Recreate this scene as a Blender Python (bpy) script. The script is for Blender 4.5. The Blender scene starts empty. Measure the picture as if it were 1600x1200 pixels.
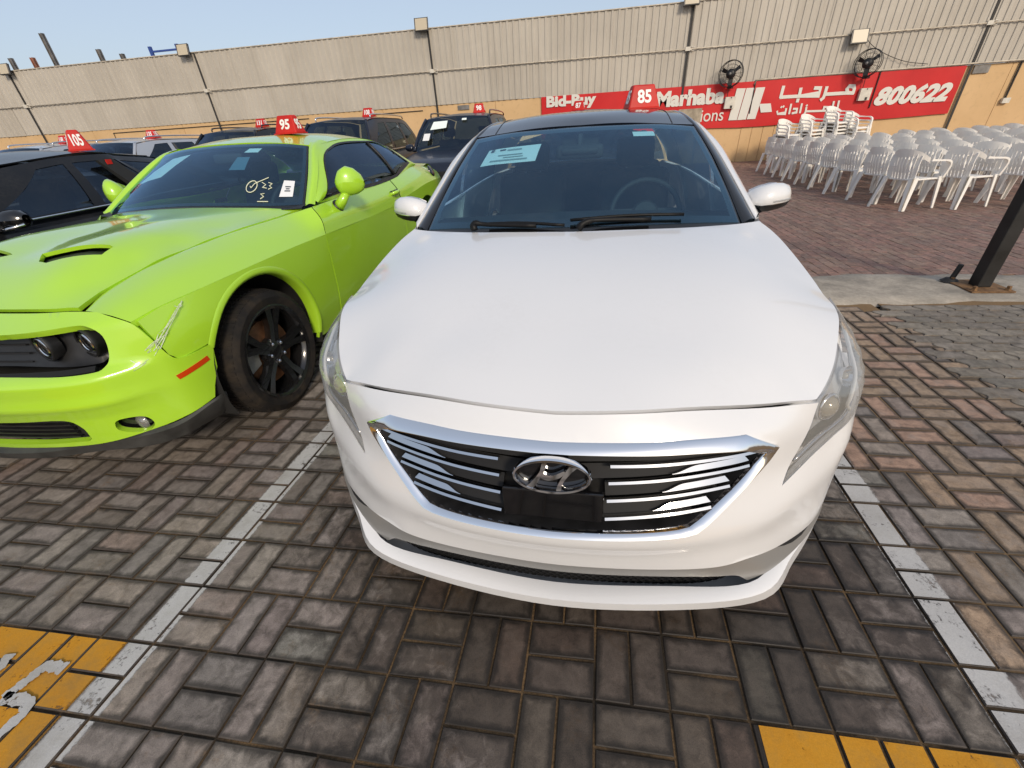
import bpy, bmesh, math, random
import numpy as np
from mathutils import Vector, Matrix
from mathutils.geometry import delaunay_2d_cdt

# ---------------------------------------------------------------- camera, sky, sun, exposure
scn = bpy.context.scene
cam_d = bpy.data.cameras.new('camera')
cam = bpy.data.objects.new('camera', cam_d)
scn.collection.objects.link(cam)
scn.camera = cam
cam_d.sensor_fit = 'HORIZONTAL'; cam_d.sensor_width = 36.0
cam_d.lens = 36.0 * 649.3 / 1600.0
cam_d.clip_start = 0.02; cam_d.clip_end = 3000
YAW, PITCH, ROLL = -0.1683, 0.5539, 0.0652
def cam_axes():
    cy, sy, cp, sp = math.cos(YAW), math.sin(YAW), math.cos(PITCH), math.sin(PITCH)
    f = Vector((sy*cp, cy*cp, -sp)); r = Vector((cy, -sy, 0)); d = f.cross(r)
    cr, sr = math.cos(ROLL), math.sin(ROLL)
    return cr*r + sr*d, -sr*r + cr*d, f
_r, _d, _f = cam_axes()
CP0 = Vector((0.9443, -0.9736, 1.4211))          # where the photograph was taken from
cam.matrix_world = Matrix(((_r.x, -_d.x, -_f.x, 0.9443), (_r.y, -_d.y, -_f.y, -0.9736), (_r.z, -_d.z, -_f.z, 1.4211), (0, 0, 0, 1)))

SUN_EL, SUN_AZ = math.radians(31), math.radians(152)      # azimuth clockwise from +Y : behind the camera, to the right
world = bpy.data.worlds.new('World'); scn.world = world; world.use_nodes = True
wn = world.node_tree.nodes; wl = world.node_tree.links
bg = wn['Background']
sky = wn.new('ShaderNodeTexSky'); sky.sky_type = 'NISHITA'; sky.sun_disc = False
sky.sun_elevation = SUN_EL; sky.sun_rotation = SUN_AZ
sky.air_density = 1.0; sky.dust_density = 2.5; sky.ozone_density = 2.0; sky.altitude = 0
haze_mix = wn.new('ShaderNodeMix'); haze_mix.data_type = 'RGBA'; haze_mix.inputs[0].default_value = 0.6      # even veil of dust haze over the whole dome
haze_mix.inputs[7].default_value = (3.3, 3.6, 4.1, 1)
wl.new(sky.outputs[0], haze_mix.inputs[6]); wl.new(haze_mix.outputs[2], bg.inputs[0]); bg.inputs[1].default_value = 0.15
sun_d = bpy.data.lights.new('sun', 'SUN'); sun_d.energy = 2.0; sun_d.angle = math.radians(10.0); sun_d.color = (1.0, 0.86, 0.68)
sun = bpy.data.objects.new('sun', sun_d); scn.collection.objects.link(sun)
sv = Vector((math.sin(SUN_AZ)*math.cos(SUN_EL), math.cos(SUN_AZ)*math.cos(SUN_EL), math.sin(SUN_EL)))
sun.rotation_euler = sv.to_track_quat('Z', 'Y').to_euler(); sun.location = (6, -6, 9)
vs = scn.view_settings
vs.view_transform = 'Standard'; vs.look = 'None'; vs.exposure = 0.18; vs.gamma = 1.0; vs.use_curve_mapping = False

# ---------------------------------------------------------------- tools
rng = random.Random(11)
COL = scn.collection
def link(o, parent=None):
    COL.objects.link(o)
    if parent is not None: o.parent = parent
    return o
def tag(o, label=None, cat=None, group=None, kind=None):
    if label: o['label'] = label
    if cat: o['category'] = cat
    if group: o['group'] = group
    if kind: o['kind'] = kind
    return o
def empty(name, loc=(0, 0, 0), rz=0.0, label=None, cat=None, group=None):
    o = bpy.data.objects.new(name, None); o.empty_display_size = 0.1
    o.location = loc; o.rotation_euler = (0, 0, rz); link(o)
    return tag(o, label, cat, group)
def mkmesh(name, verts, faces, smooth=True):
    me = bpy.data.meshes.new(name)
    me.from_pydata([tuple(map(float, v)) for v in verts], [], [tuple(f) for f in faces]); me.update()
    if smooth:
        me.polygons.foreach_set('use_smooth', [True]*len(me.polygons))
    return me
def obj(name, verts, faces, mat, parent=None, smooth=True, sharp=None):
    me = mkmesh(name, verts, faces, smooth)
    if mat: me.materials.append(mat)
    if sharp is not None and smooth:
        bm = bmesh.new(); bm.from_mesh(me)
        for e in bm.edges:
            if len(e.link_faces) == 2 and e.calc_face_angle(0) > sharp: e.smooth = False
        bm.to_mesh(me); bm.free()
    o = bpy.data.objects.new(name, me)
    return link(o, parent)
class MB:
    """collects simple shapes, builds ONE mesh object"""
    def __init__(s): s.v = []; s.f = []
    def add(s, v, f):
        n = len(s.v); s.v += [tuple(p) for p in v]; s.f += [tuple(i+n for i in q) for q in f]; return s
    def box(s, a, b, M=None):
        (x0, y0, z0), (x1, y1, z1) = a, b
        v = [(x0,y0,z0),(x1,y0,z0),(x1,y1,z0),(x0,y1,z0),(x0,y0,z1),(x1,y0,z1),(x1,y1,z1),(x0,y1,z1)]
        if M is not None: v = [M @ Vector(p) for p in v]
        return s.add(v, [(3,2,1,0),(4,5,6,7),(0,1,5,4),(1,2,6,5),(2,3,7,6),(3,0,4,7)])
    def hexa(s, v): return s.add(v, [(3,2,1,0),(4,5,6,7),(0,1,5,4),(1,2,6,5),(2,3,7,6),(3,0,4,7)])
    def tube(s, path, r, n=8, cap=True):
        P = [Vector(p) for p in path]; R = r if isinstance(r, (list, tuple)) else [r]*len(P)
        rows = []; up = Vector((0, 0, 1))
        for i, p in enumerate(P):
            t = (P[min(i+1, len(P)-1)] - P[max(i-1, 0)]).normalized()
            if i == 0:
                if abs(t.dot(up)) > 0.95: up = Vector((0, 1, 0))
                a = t.cross(up).normalized()
            else: a = (a - t*a.dot(t)).normalized()
            b = t.cross(a)
            rows.append([p + (a*math.cos(k*2*math.pi/n) + b*math.sin(k*2*math.pi/n))*R[i] for k in range(n)])
        v = [q for row in rows for q in row]; f = []
        for i in range(len(P)-1):
            for k in range(n): f.append((i*n+k, i*n+(k+1) % n, (i+1)*n+(k+1) % n, (i+1)*n+k))
        if cap: f.append(tuple(range(n-1, -1, -1))); f.append(tuple((len(P)-1)*n+k for k in range(n)))
        return s.add(v, f)
    def lathe(s, prof, n=24, M=None, close=True):
        """prof: (r, h) pairs, axis = local z"""
        v = []; f = []
        for r, h in prof:
            for k in range(n):
                a = 2*math.pi*k/n; v.append(Vector((r*math.cos(a), r*math.sin(a), h)))
        m = len(prof)
        for i in range(m-1):
            for k in range(n): f.append((i*n+k, i*n+(k+1) % n, (i+1)*n+(k+1) % n, (i+1)*n+k))
        if M is not None: v = [M @ p for p in v]
        return s.add(v, f)
    def prism(s, poly, fn, d):
        """closed 2D polygon -> fn(u,v,depth) for depth 0..d (convex or not, capped by ngon)"""
        n = len(poly)
        v = [fn(u, w, 0) for u, w in poly] + [fn(u, w, d) for u, w in poly]
        f = [tuple(range(n-1, -1, -1)), tuple(range(n, 2*n))] + [(i, (i+1) % n, n+(i+1) % n, n+i) for i in range(n)]
        return s.add(v, f)
    def build(s, name, mat, parent=None, smooth=False, sharp=None):
        return obj(name, s.v, s.f, mat, parent, smooth, sharp)
def crv(pts, n=8, closed=False):
    """Catmull-Rom through points of any dimension"""
    P = [np.asarray(p, float) for p in pts]; m = len(P); out = []
    rngk = range(m if closed else m-1)
    for i in rngk:
        if closed: p0, p1, p2, p3 = P[(i-1) % m], P[i], P[(i+1) % m], P[(i+2) % m]
        else:
            p1, p2 = P[i], P[i+1]
            p0 = P[i-1] if i > 0 else 2*p1-p2
            p3 = P[i+2] if i+2 < m else 2*p2-p1
        for k in range(n):
            t = k/n
            out.append(0.5*((2*p1)+(-p0+p2)*t+(2*p0-5*p1+4*p2-p3)*t*t+(-p0+3*p1-3*p2+p3)*t**3))
    if not closed: out.append(P[-1])
    return out
def resample(pts, n):
    P = np.array([np.asarray(p, float) for p in pts]); d = np.r_[0, np.cumsum(np.linalg.norm(np.diff(P, axis=0), axis=1))]
    t = np.linspace(0, d[-1], n)
    return np.stack([np.interp(t, d, P[:, k]) for k in range(P.shape[1])], 1)
class RBF:
    """thin-plate spline  w = f(u, v)"""
    def __init__(s, pts, sym=False, lam=1e-5):
        L = [tuple(p) for p in pts]
        if sym: L += [(-u, v, w) for u, v, w in L if abs(u) > 1e-6]
        A = np.array(L, float); s.c = A[:, :2]; n = len(A)
        K = s.k(s.c[:, None, :]-s.c[None]); K[np.diag_indices(n)] += lam
        Q = np.c_[np.ones(n), s.c]; M = np.block([[K, Q], [Q.T, np.zeros((3, 3))]])
        s.w = np.linalg.solve(M, np.r_[A[:, 2], np.zeros(3)])
    @staticmethod
    def k(d):
        r2 = (d**2).sum(-1); return np.where(r2 > 0, 0.5*r2*np.log(np.maximum(r2, 1e-20)), 0)
    def __call__(s, u, v):
        q = np.stack([np.atleast_1d(u), np.atleast_1d(v)], -1).astype(float)
        K = s.k(q[:, None, :]-s.c[None]); r = K @ s.w[:-3] + s.w[-3] + q @ s.w[-2:]
        return r if np.ndim(u) else float(r[0])
def inside(poly, q):
    P = np.asarray(poly); x, y = q[:, 0], q[:, 1]; r = np.zeros(len(q), bool); j = len(P)-1
    for i in range(len(P)):
        xi, yi, xj, yj = P[i, 0], P[i, 1], P[j, 0], P[j, 1]
        c = ((yi > y) != (yj > y)) & (x < (xj-xi)*(y-yi)/((yj-yi) if yj != yi else 1e-12)+xi); r ^= c; j = i
    return r
def dens(poly, h):
    out = []; P = [np.asarray(p, float) for p in poly]
    for i in range(len(P)):
        a, b = P[i], P[(i+1) % len(P)]; n = max(1, int(math.ceil(np.linalg.norm(b-a)/h)))
        out += [a+(b-a)*k/n for k in range(n)]
    return out
def patch(name, outline, fn, mat, parent=None, holes=(), h=0.03, thick=0.0, away=None, mirror=False, build=True, smooth=True):
    """trimmed surface: 2D outline (and holes) in a parameter plane, fn(U,V arrays)->Nx3"""
    loops = [dens(outline, h)] + [dens(q, h) for q in holes]
    B = np.array([p for L in loops for p in L]); E = []; n = 0
    for L in loops:
        E += [(n+i, n+(i+1) % len(L)) for i in range(len(L))]; n += len(L)
    lo, hi = B.min(0), B.max(0)
    gx = np.arange(lo[0]+h/2, hi[0], h); gy = np.arange(lo[1]+h/2, hi[1], h)
    if len(gx) and len(gy):
        G = np.stack(np.meshgrid(gx, gy), -1).reshape(-1, 2)
        m = inside(loops[0], G)
        for L in loops[1:]: m &= ~inside(L, G)
        G = G[m]
        if len(G):
            d = np.sqrt(((G[:, None]-B[None])**2).sum(-1)).min(1); G = G[d > 0.45*h]
    else: G = np.zeros((0, 2))
    V = [Vector(p) for p in np.vstack([B, G])]
    r = delaunay_2d_cdt(V, E, [], 0, 1e-6)
    q = np.array([(p.x, p.y) for p in r[0]]); F = [tuple(f) for f in r[2]]
    cen = np.array([q[list(f)].mean(0) for f in F]); keep = inside(loops[0], cen)
    for L in loops[1:]: keep &= ~inside(L, cen)
    F = [f for f, k in zip(F, keep) if k]
    P = np.asarray(fn(q[:, 0], q[:, 1]), float)
    if away is not None and F:
        a = np.array(away, float); s = 0
        for f in F[::max(1, len(F)//50)]:
            A_, B_, C_ = P[list(f[:3])]; s += np.dot(np.cross(B_-A_, C_-A_), (A_+B_+C_)/3-a)
        if s < 0: F = [f[::-1] for f in F]
    verts = [tuple(p) for p in P]
    if thick:
        bm = bmesh.new(); bv = [bm.verts.new(p) for p in verts]
        for f in F:
            try: bm.faces.new([bv[i] for i in f])
            except ValueError: pass
        bm.normal_update(); bm.verts.index_update()
        nv = {}; bF = []
        for e in bm.edges:
            if len(e.link_faces) == 1:
                l = e.link_faces[0].loops
                for lp in l:
                    if lp.edge == e: a_, b_ = lp.vert, lp.link_loop_next.vert
                for w in (a_, b_):
                    if w.index not in nv:
                        nv[w.index] = len(verts); verts.append(tuple(w.co - w.normal*thick))
                bF.append((b_.index, a_.index, nv[a_.index], nv[b_.index]))
        bm.free(); F = F + bF
    if not build: return verts, F
    outs = [obj(name, verts, F, mat, parent, smooth, sharp=0.7 if thick else None)]
    if mirror: outs.append(obj(name, [(-x, y, z) for x, y, z in verts], [f[::-1] for f in F], mat, parent, smooth, sharp=0.7 if thick else None))
    return outs
def grid(name, rows, mat, parent=None, flip=False, mirror=False, close=False, smooth=True, sharp=None):
    R = [np.asarray(r, float) for r in rows]; n = len(R[0]); v = [tuple(p) for r in R for p in r]; f = []
    for i in range(len(R)-1):
        for k in range(n if close else n-1):
            q = (i*n+k, i*n+(k+1) % n, (i+1)*n+(k+1) % n, (i+1)*n+k); f.append(q[::-1] if flip else q)
    outs = [obj(name, v, f, mat, parent, smooth, sharp)]
    if mirror: outs.append(obj(name, [(-x, y, z) for x, y, z in v], [q[::-1] for q in f], mat, parent, smooth, sharp))
    return outs
def loft(curves, nu, nv):
    """curves (control points lists) -> smooth grid rows"""
    C_ = [resample(crv(c, 10), nu) for c in curves]
    return [np.array(r) for r in zip(*[crv([c[k] for c in C_], max(1, nv)) for k in range(nu)])]
def mir(pts): return [(-p[0],)+tuple(p[1:]) for p in pts]
def sym(pts):
    """centre->side control points to a full side->side list"""
    return mir(pts[:0:-1]) + [tuple(p) for p in pts] if abs(pts[0][0]) < 1e-9 else mir(pts[::-1]) + [tuple(p) for p in pts]
def text_mesh(txt, size, depth=0.002, offset=0.0, shear=0.0, align='CENTER'):
    cu = bpy.data.curves.new('t', 'FONT'); cu.body = txt; cu.size = size; cu.extrude = depth; cu.offset = offset; cu.shear = shear
    cu.align_x = align; cu.align_y = 'CENTER'; cu.resolution_u = 4
    o = bpy.data.objects.new('t', cu); COL.objects.link(o)
    dg = bpy.context.evaluated_depsgraph_get()
    me = bpy.data.meshes.new_from_object(o.evaluated_get(dg))
    bpy.data.objects.remove(o); bpy.data.curves.remove(cu)
    return me
def text_obj(name, txt, size, mat, parent, M, **k):
    me = text_mesh(txt, size, **k); me.name = name; me.materials.clear(); me.materials.append(mat)
    o = bpy.data.objects.new(name, me); link(o, parent); o.matrix_local = M
    return o
def fit_text(o, w, h):
    """scale a text part to a given width and height in its own plane"""
    xs = [v.co.x for v in o.data.vertices]; ys = [v.co.y for v in o.data.vertices]
    cx, cy = (min(xs)+max(xs))/2, (min(ys)+max(ys))/2; sx, sy = w/(max(xs)-min(xs)), h/(max(ys)-min(ys))
    for v in o.data.vertices: v.co.x = (v.co.x-cx)*sx; v.co.y = (v.co.y-cy)*sy
    return o
def frame(loc, right, up):
    r = Vector(right).normalized(); n = r.cross(Vector(up)).normalized(); u = n.cross(r)
    return Matrix(((r.x, u.x, n.x, loc[0]), (r.y, u.y, n.y, loc[1]), (r.z, u.z, n.z, loc[2]), (0, 0, 0, 1)))

# ---------------------------------------------------------------- materials
MATS = {}
class NT:
    def __init__(s, name):
        s.m = bpy.data.materials.new(name); s.m.use_nodes = True; s.t = s.m.node_tree; s.n = s.t.nodes; s.l = s.t.links
        s.b = s.n['Principled BSDF']; s.out = s.n['Material Output']; MATS[name] = s.m
    def new(s, t, **k):
        o = s.n.new(t)
        for a, b in k.items(): setattr(o, a, b)
        return o
    def setp(s, **k):
        nm = dict(color='Base Color', rough='Roughness', metal='Metallic', coat='Coat Weight', coatr='Coat Roughness', spec='Specular IOR Level', sheen='Sheen Weight', trans='Transmission Weight', emit='Emission Strength', ior='IOR', alpha='Alpha')
        for a, v in k.items():
            i = s.b.inputs[nm[a]]
            if hasattr(v, 'is_output') or isinstance(v, bpy.types.NodeSocket): s.l.new(v, i)
            elif a == 'color': i.default_value = tuple(v)+(1,)
            else: i.default_value = v
        return s
    def noise(s, scale, detail=4, rough=0.55, co='Object', dist=0.0, vec=None):
        t = s.new('ShaderNodeTexNoise'); t.inputs['Scale'].default_value = scale; t.inputs['Detail'].default_value = detail; t.inputs['Roughness'].default_value = rough; t.inputs['Distortion'].default_value = dist
        if vec is not None: s.l.new(vec, t.inputs['Vector'])
        elif co == 'Position':
            g = s.new('ShaderNodeNewGeometry'); s.l.new(g.outputs['Position'], t.inputs['Vector'])
        else:
            c = s.new('ShaderNodeTexCoord'); s.l.new(c.outputs[co], t.inputs['Vector'])
        return t.outputs['Fac']
    def pos(s): return s.new('ShaderNodeNewGeometry').outputs['Position']
    def ramp(s, fac, a, b, ca=(0, 0, 0), cb=(1, 1, 1)):
        r = s.new('ShaderNodeValToRGB'); r.color_ramp.elements[0].position = a; r.color_ramp.elements[1].position = b
        r.color_ramp.elements[0].color = tuple(ca)+(1,); r.color_ramp.elements[1].color = tuple(cb)+(1,)
        s.l.new(fac, r.inputs[0]); return r.outputs[0]
    def mix(s, fac, a, b, mode='MIX'):
        m = s.new('ShaderNodeMix', data_type='RGBA', blend_type=mode)
        for v, i in ((fac, m.inputs[0]), (a, m.inputs[6]), (b, m.inputs[7])):
            if isinstance(v, bpy.types.NodeSocket): s.l.new(v, i)
            elif isinstance(v, (int, float)): i.default_value = v
            else: i.default_value = tuple(v)+(1,)
        return m.outputs[2]
    def math(s, op, a, b=0.0, clamp=False):
        m = s.new('ShaderNodeMath', operation=op, use_clamp=clamp)
        for v, i in ((a, m.inputs[0]), (b, m.inputs[1])):
            if isinstance(v, bpy.types.NodeSocket): s.l.new(v, i)
            else: i.default_value = v
        return m.outputs[0]
    def bump(s, hgt, strength=0.3, dist=0.01):
        b = s.new('ShaderNodeBump'); b.inputs['Strength'].default_value = strength; b.inputs['Distance'].default_value = dist
        s.l.new(hgt, b.inputs['Height']); s.l.new(b.outputs[0], s.b.inputs['Normal']); return s
    def attr(s, name): return s.new('ShaderNodeAttribute', attribute_name=name)
    def sep(s, v):
        x = s.new('ShaderNodeSeparateXYZ'); s.l.new(v, x.inputs[0]); return x.outputs
def plain(name, color, rough=0.5, metal=0.0, coat=0.0, var=0.0, scale=8.0, bump=0.0, spec=0.5, coatr=0.03, bscale=None):
    t = NT(name); t.setp(color=color, rough=rough, metal=metal, coat=coat, spec=spec, coatr=coatr)
    if var:
        f = t.noise(scale, 5)
        c0 = tuple(max(0, c*(1-var)) for c in color); c1 = tuple(min(1, c*(1+var)) for c in color)
        t.setp(color=t.ramp(f, 0.3, 0.7, c0, c1))
        if not metal: t.setp(rough=t.math('ADD', t.math('MULTIPLY', f, 0.25), rough-0.12))
    if bump: t.bump(t.noise(bscale or scale*6, 3), bump, 0.004)
    return t.m
def paint(name, color, rough=0.32, dust=(0.32, 0.28, 0.23), damt=0.10, metal=0.0, coat=0.9, spec=0.5):
    t = NT(name); f = t.noise(2.2, 6, 0.65); g = t.noise(60, 3)
    m = t.math('MULTIPLY', t.ramp(f, 0.45, 0.75), t.ramp(g, 0.35, 0.8)); m = t.math('MULTIPLY', m, damt)
    t.setp(color=t.mix(m, color, dust), rough=t.math('ADD', rough, t.math('MULTIPLY', m, 1.5)), coat=coat, spec=spec, coatr=t.math('ADD', 0.03, t.math('MULTIPLY', f, 0.07)), metal=metal)
    return t.m
def glassy(name, tint, base=0.0, rough=0.02, dirt=0.06, refl=(1, 1, 1), veil=0.0):
    """thin automotive glass: tinted see-through plus mirror reflection by Fresnel, a veil of dust"""
    t = NT(name); t.n.remove(t.b)
    tr = t.new('ShaderNodeBsdfTransparent'); tr.inputs[0].default_value = tuple(tint)+(1,)
    gl = t.new('ShaderNodeBsdfGlossy'); gl.inputs['Roughness'].default_value = rough; gl.inputs[0].default_value = tuple(refl)+(1,)
    lw = t.new('ShaderNodeLayerWeight'); lw.inputs[0].default_value = 0.5          # Schlick Fresnel, same from both faces of the pane
    fac = t.math('ADD', t.math('MULTIPLY', t.math('POWER', lw.outputs['Facing'], 5.0), 0.9), 0.05+base, True)
    m = t.new('ShaderNodeMixShader'); t.l.new(fac, m.inputs[0]); t.l.new(tr.outputs[0], m.inputs[1]); t.l.new(gl.outputs[0], m.inputs[2])
    df = t.new('ShaderNodeBsdfDiffuse'); df.inputs[0].default_value = (0.42, 0.42, 0.40, 1)
    n = t.math('MULTIPLY', t.ramp(t.noise(3.0, 6, 0.7), 0.35, 0.8), t.ramp(t.noise(90, 2), 0.3, 0.75))
    m2 = t.new('ShaderNodeMixShader'); t.l.new(t.math('ADD', t.math('MULTIPLY', n, dirt), veil), m2.inputs[0]); t.l.new(m.outputs[0], m2.inputs[1]); t.l.new(df.outputs[0], m2.inputs[2])
    t.l.new(m2.outputs[0], t.out.inputs[0]); return t.m

M_white = paint('white_paint', (0.71, 0.71, 0.715), 0.3, damt=0.10)
M_green = paint('green_paint', (0.385, 0.665, 0.030), 0.28, damt=0.06, coat=1.0)
M_navy = paint('navy_paint', (0.012, 0.017, 0.032), 0.3, damt=0.10, coat=0.25, spec=0.2)
M_blackp = paint('black_paint', (0.009, 0.010, 0.013), 0.3, damt=0.08, coat=0.3, spec=0.2)
M_silver = paint('silver_paint', (0.50, 0.52, 0.55), 0.35, damt=0.08, metal=0.5)
M_roofblk = paint('black_roof_glass', (0.006, 0.009, 0.016), 0.10, damt=0.04, coat=0.25, spec=0.3)
M_chrome = plain('chrome', (0.86, 0.87, 0.89), 0.05, 1.0)
M_chrome2 = plain('satin_chrome', (0.70, 0.71, 0.73), 0.16, 1.0)
M_slat = plain('slat_chrome', (0.58, 0.59, 0.61), 0.07, 1.0)
M_blk = plain('black_plastic', (0.012, 0.012, 0.013), 0.45, var=0.4, scale=20)
M_gloss = plain('gloss_black', (0.006, 0.006, 0.007), 0.10, coat=0.5)
M_rub = plain('rubber', (0.014, 0.014, 0.014), 0.7, var=0.3, scale=14)
M_grey = plain('grey_trim', (0.30, 0.295, 0.285), 0.30, 0.45)
M_wip = plain('wiper_black', (0.005, 0.005, 0.0055), 0.5, spec=0.25)
M_gun = plain('dark_grille_bar', (0.016, 0.016, 0.017), 0.6, spec=0.2)
M_glass = glassy('windshield_glass', (0.56, 0.78, 0.84), 0.07, 0.02, 0.05, (0.46, 0.72, 1.0))
M_glassf = glassy('dark_windscreen_glass', (0.30, 0.40, 0.44), 0.02, 0.02, 0.05, (0.50, 0.70, 1.0))
M_glassd = glassy('tinted_glass', (0.10, 0.13, 0.15), 0.02, 0.02, 0.06, (0.55, 0.74, 1.0))
M_lens = glassy('lamp_lens', (0.95, 0.95, 0.96), 0.10, 0.05, 0.08, veil=0.30)
M_int = plain('interior_dark', (0.025, 0.026, 0.028), 0.7, var=0.3, scale=10)
M_intg = plain('interior_grey', (0.10, 0.10, 0.105), 0.75, var=0.2, scale=10)
M_paper = plain('paper', (0.80, 0.88, 0.84), 0.8)
M_paperw = plain('white_paper', (0.75, 0.76, 0.76), 0.8)
M_ink = plain('ink', (0.06, 0.07, 0.09), 0.8)
M_chalk = plain('wax_crayon', (0.75, 0.75, 0.55), 0.9)
M_red = plain('red_plastic', (0.50, 0.018, 0.012), 0.5, var=0.15, scale=6, spec=0.3)
M_wnum = plain('white_vinyl', (0.80, 0.80, 0.78), 0.5)
M_amber = plain('red_marker_lens', (0.55, 0.05, 0.005), 0.15, coat=0.6)
M_bulb = plain('projector_glass', (0.45, 0.40, 0.30), 0.08, 0.3, coat=0.6)
M_caliper = plain('caliper_metal', (0.45, 0.45, 0.44), 0.45, 0.8, var=0.2, scale=30)
M_rust = plain('rusty_disc', (0.16, 0.075, 0.035), 0.6, 0.4, var=0.4, scale=30)
M_rimblk = plain('black_alloy', (0.012, 0.012, 0.013), 0.18, 0.3, coat=0.6)
M_under = plain('underbody', (0.008, 0.008, 0.008), 0.9)
M_scr = plain('scraped_paint', (0.55, 0.62, 0.45), 0.8, var=0.4, scale=80)
# ================================================================ GROUND AND PAVING
K = 0.21; SK = 0.045                       # paver module, slant of the columns
def to_px(p):
    d = Vector(p) - CP0
    x, y, z = d.dot(_r), d.dot(_d), d.dot(_f)
    if z < 0.05: return None
    return 800+649.3*x/z, 600+649.3*y/z, z

t = NT('bare_ground'); n = t.noise(0.35, 6, co='Position')
t.setp(color=t.ramp(n, 0.3, 0.7, (0.16, 0.135, 0.11), (0.26, 0.22, 0.18)), rough=0.95)
M_ground = t.m
t = NT('joint_sand'); n = t.noise(3.0, 6, co='Position'); n2 = t.noise(140, 2, co='Position')
c = t.ramp(n, 0.42, 0.60, (0.035, 0.027, 0.02), (0.17, 0.108, 0.056)); c = t.mix(t.ramp(n2, 0.35, 0.7), c, t.mix(0.5, c, (0.02, 0.018, 0.012)))
px = t.sep(t.pos())[0]; c = t.mix(t.math('MULTIPLY', t.ramp(t.math('ADD', t.math('MULTIPLY', px, 0.1), t.math('MULTIPLY', n, 0.06)), 0.245, 0.275), 0.75), c, (0.25, 0.165, 0.09))      # cleaner, paler sand where no cars stand
t.setp(color=c, rough=0.95, spec=0.1); t.bump(n2, 0.6, 0.004)
M_sand = t.m
def brick_mat(name, dirty=1.0, stain_shade=True):
    t = NT(name); tint = t.attr('tint').outputs['Color']; edge = t.attr('edge').outputs['Fac']
    big = t.noise(2.3, 6, 0.6, 'Position'); mid = t.noise(22, 5, 0.65, 'Position', 0.6); fine = t.noise(260, 3, 0.7, 'Position'); grit = t.noise(90, 2, 0.5, 'Position')
    c = t.mix(0.9, tint, t.ramp(mid, 0.28, 0.72, (0.40, 0.38, 0.36), (1.15, 1.13, 1.12)), 'MULTIPLY')
    c = t.mix(0.55, c, t.ramp(fine, 0.2, 0.8, (0.45, 0.45, 0.45), (1.35, 1.32, 1.28)), 'MULTIPLY')
    # pale mineral bloom in the middle of worn bricks
    bl = t.math('MULTIPLY', t.ramp(t.noise(7.5, 5, 0.6, 'Position', 0.4), 0.50, 0.72), t.ramp(edge, 0.35, 1.0)); bl = t.math('MULTIPLY', bl, 0.55)
    c = t.mix(bl, c, (0.27, 0.25, 0.24))
    spk = t.noise(520, 2, 0.5, 'Position'); c = t.mix(t.math('MULTIPLY', t.ramp(spk, 0.62, 0.72), 0.35), c, (0.34, 0.31, 0.27)); c = t.mix(t.math('MULTIPLY', t.ramp(t.noise(330, 2, 0.5, 'Position'), 0.60, 0.70), 0.45), c, (0.05, 0.045, 0.04))
    c = t.mix(1.0, c, (1.06, 1.0, 0.92), 'MULTIPLY')
    # dirt that has crept in from the joints
    ed = t.math('SUBTRACT', 1.0, t.math('ADD', t.math('MULTIPLY', edge, 0.75), t.math('MULTIPLY', mid, 0.55)), True)
    ed = t.math('ADD', ed, t.math('MULTIPLY', t.math('SUBTRACT', t.noise(6.5, 5, 0.65, 'Position'), 0.52), 0.9), True)
    ed = t.math('MULTIPLY', t.ramp(ed, 0.06, 0.55), 0.8*dirty)
    c = t.mix(ed, c, (0.028, 0.023, 0.018))
    # brown sand lying in places
    sd = t.math('MULTIPLY', t.ramp(t.noise(5.0, 6, 0.7, 'Position'), 0.56, 0.72), t.ramp(grit, 0.38, 0.62)); sd = t.math('MULTIPLY', sd, 0.7)
    c = t.mix(sd, c, (0.19, 0.115, 0.055))
    rough = t.math('ADD', 0.52, t.math('MULTIPLY', mid, 0.35))
    if stain_shade:
        # oil, drip and wash-water stains, plus painted-in shade ahead of the white car
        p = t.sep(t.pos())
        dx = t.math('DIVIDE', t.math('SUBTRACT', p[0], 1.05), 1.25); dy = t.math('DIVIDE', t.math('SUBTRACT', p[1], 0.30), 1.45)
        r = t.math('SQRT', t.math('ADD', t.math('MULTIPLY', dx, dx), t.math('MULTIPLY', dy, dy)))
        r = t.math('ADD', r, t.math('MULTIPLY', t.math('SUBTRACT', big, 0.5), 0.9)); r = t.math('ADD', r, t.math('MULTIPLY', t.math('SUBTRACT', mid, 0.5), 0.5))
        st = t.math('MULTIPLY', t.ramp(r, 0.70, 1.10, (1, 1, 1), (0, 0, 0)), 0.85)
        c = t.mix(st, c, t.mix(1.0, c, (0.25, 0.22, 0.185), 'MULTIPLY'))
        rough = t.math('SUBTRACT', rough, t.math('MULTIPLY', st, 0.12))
    t.setp(color=c, rough=rough, spec=0.4)
    t.bump(t.math('ADD', t.math('MULTIPLY', fine, 0.6), t.math('MULTIPLY', mid, 0.7)), 0.35, 0.004)
    return t.m
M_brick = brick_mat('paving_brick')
M_inter = brick_mat('interlocking_paver', 0.55, False)
M_redbr = brick_mat('red_paver', 0.5, False)

def sheet(name, x0, y0, x1, y1, z, mat, lab=None):
    o = obj(name, [(x0, y0, z), (x1, y0, z), (x1, y1, z), (x0, y1, z)], [(0, 1, 2, 3)], mat, None, False)
    return tag(o, lab, None, None, 'structure')
tag(sheet('ground', -700, -700, 700, 700, -0.06, M_ground), 'bare sandy ground around and beyond the paved yard', 'ground')
pav = tag(sheet('parking_paving', -30, -7, 3.4, 15.72, -0.0055, M_sand), 'basket weave brick paving of the parking bays', 'paving')
redp = tag(sheet('red_paving', 1.2, 3.30, 24, 15.72, -0.0040, M_sand), 'reddish brick paving under the rows of plastic chairs', 'paving')
intp = tag(sheet('grey_paving', 3.45, -7, 24, 3.0, -0.0012, M_sand), 'grey wavy interlocking paving beside the brick bays', 'paving')

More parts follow.
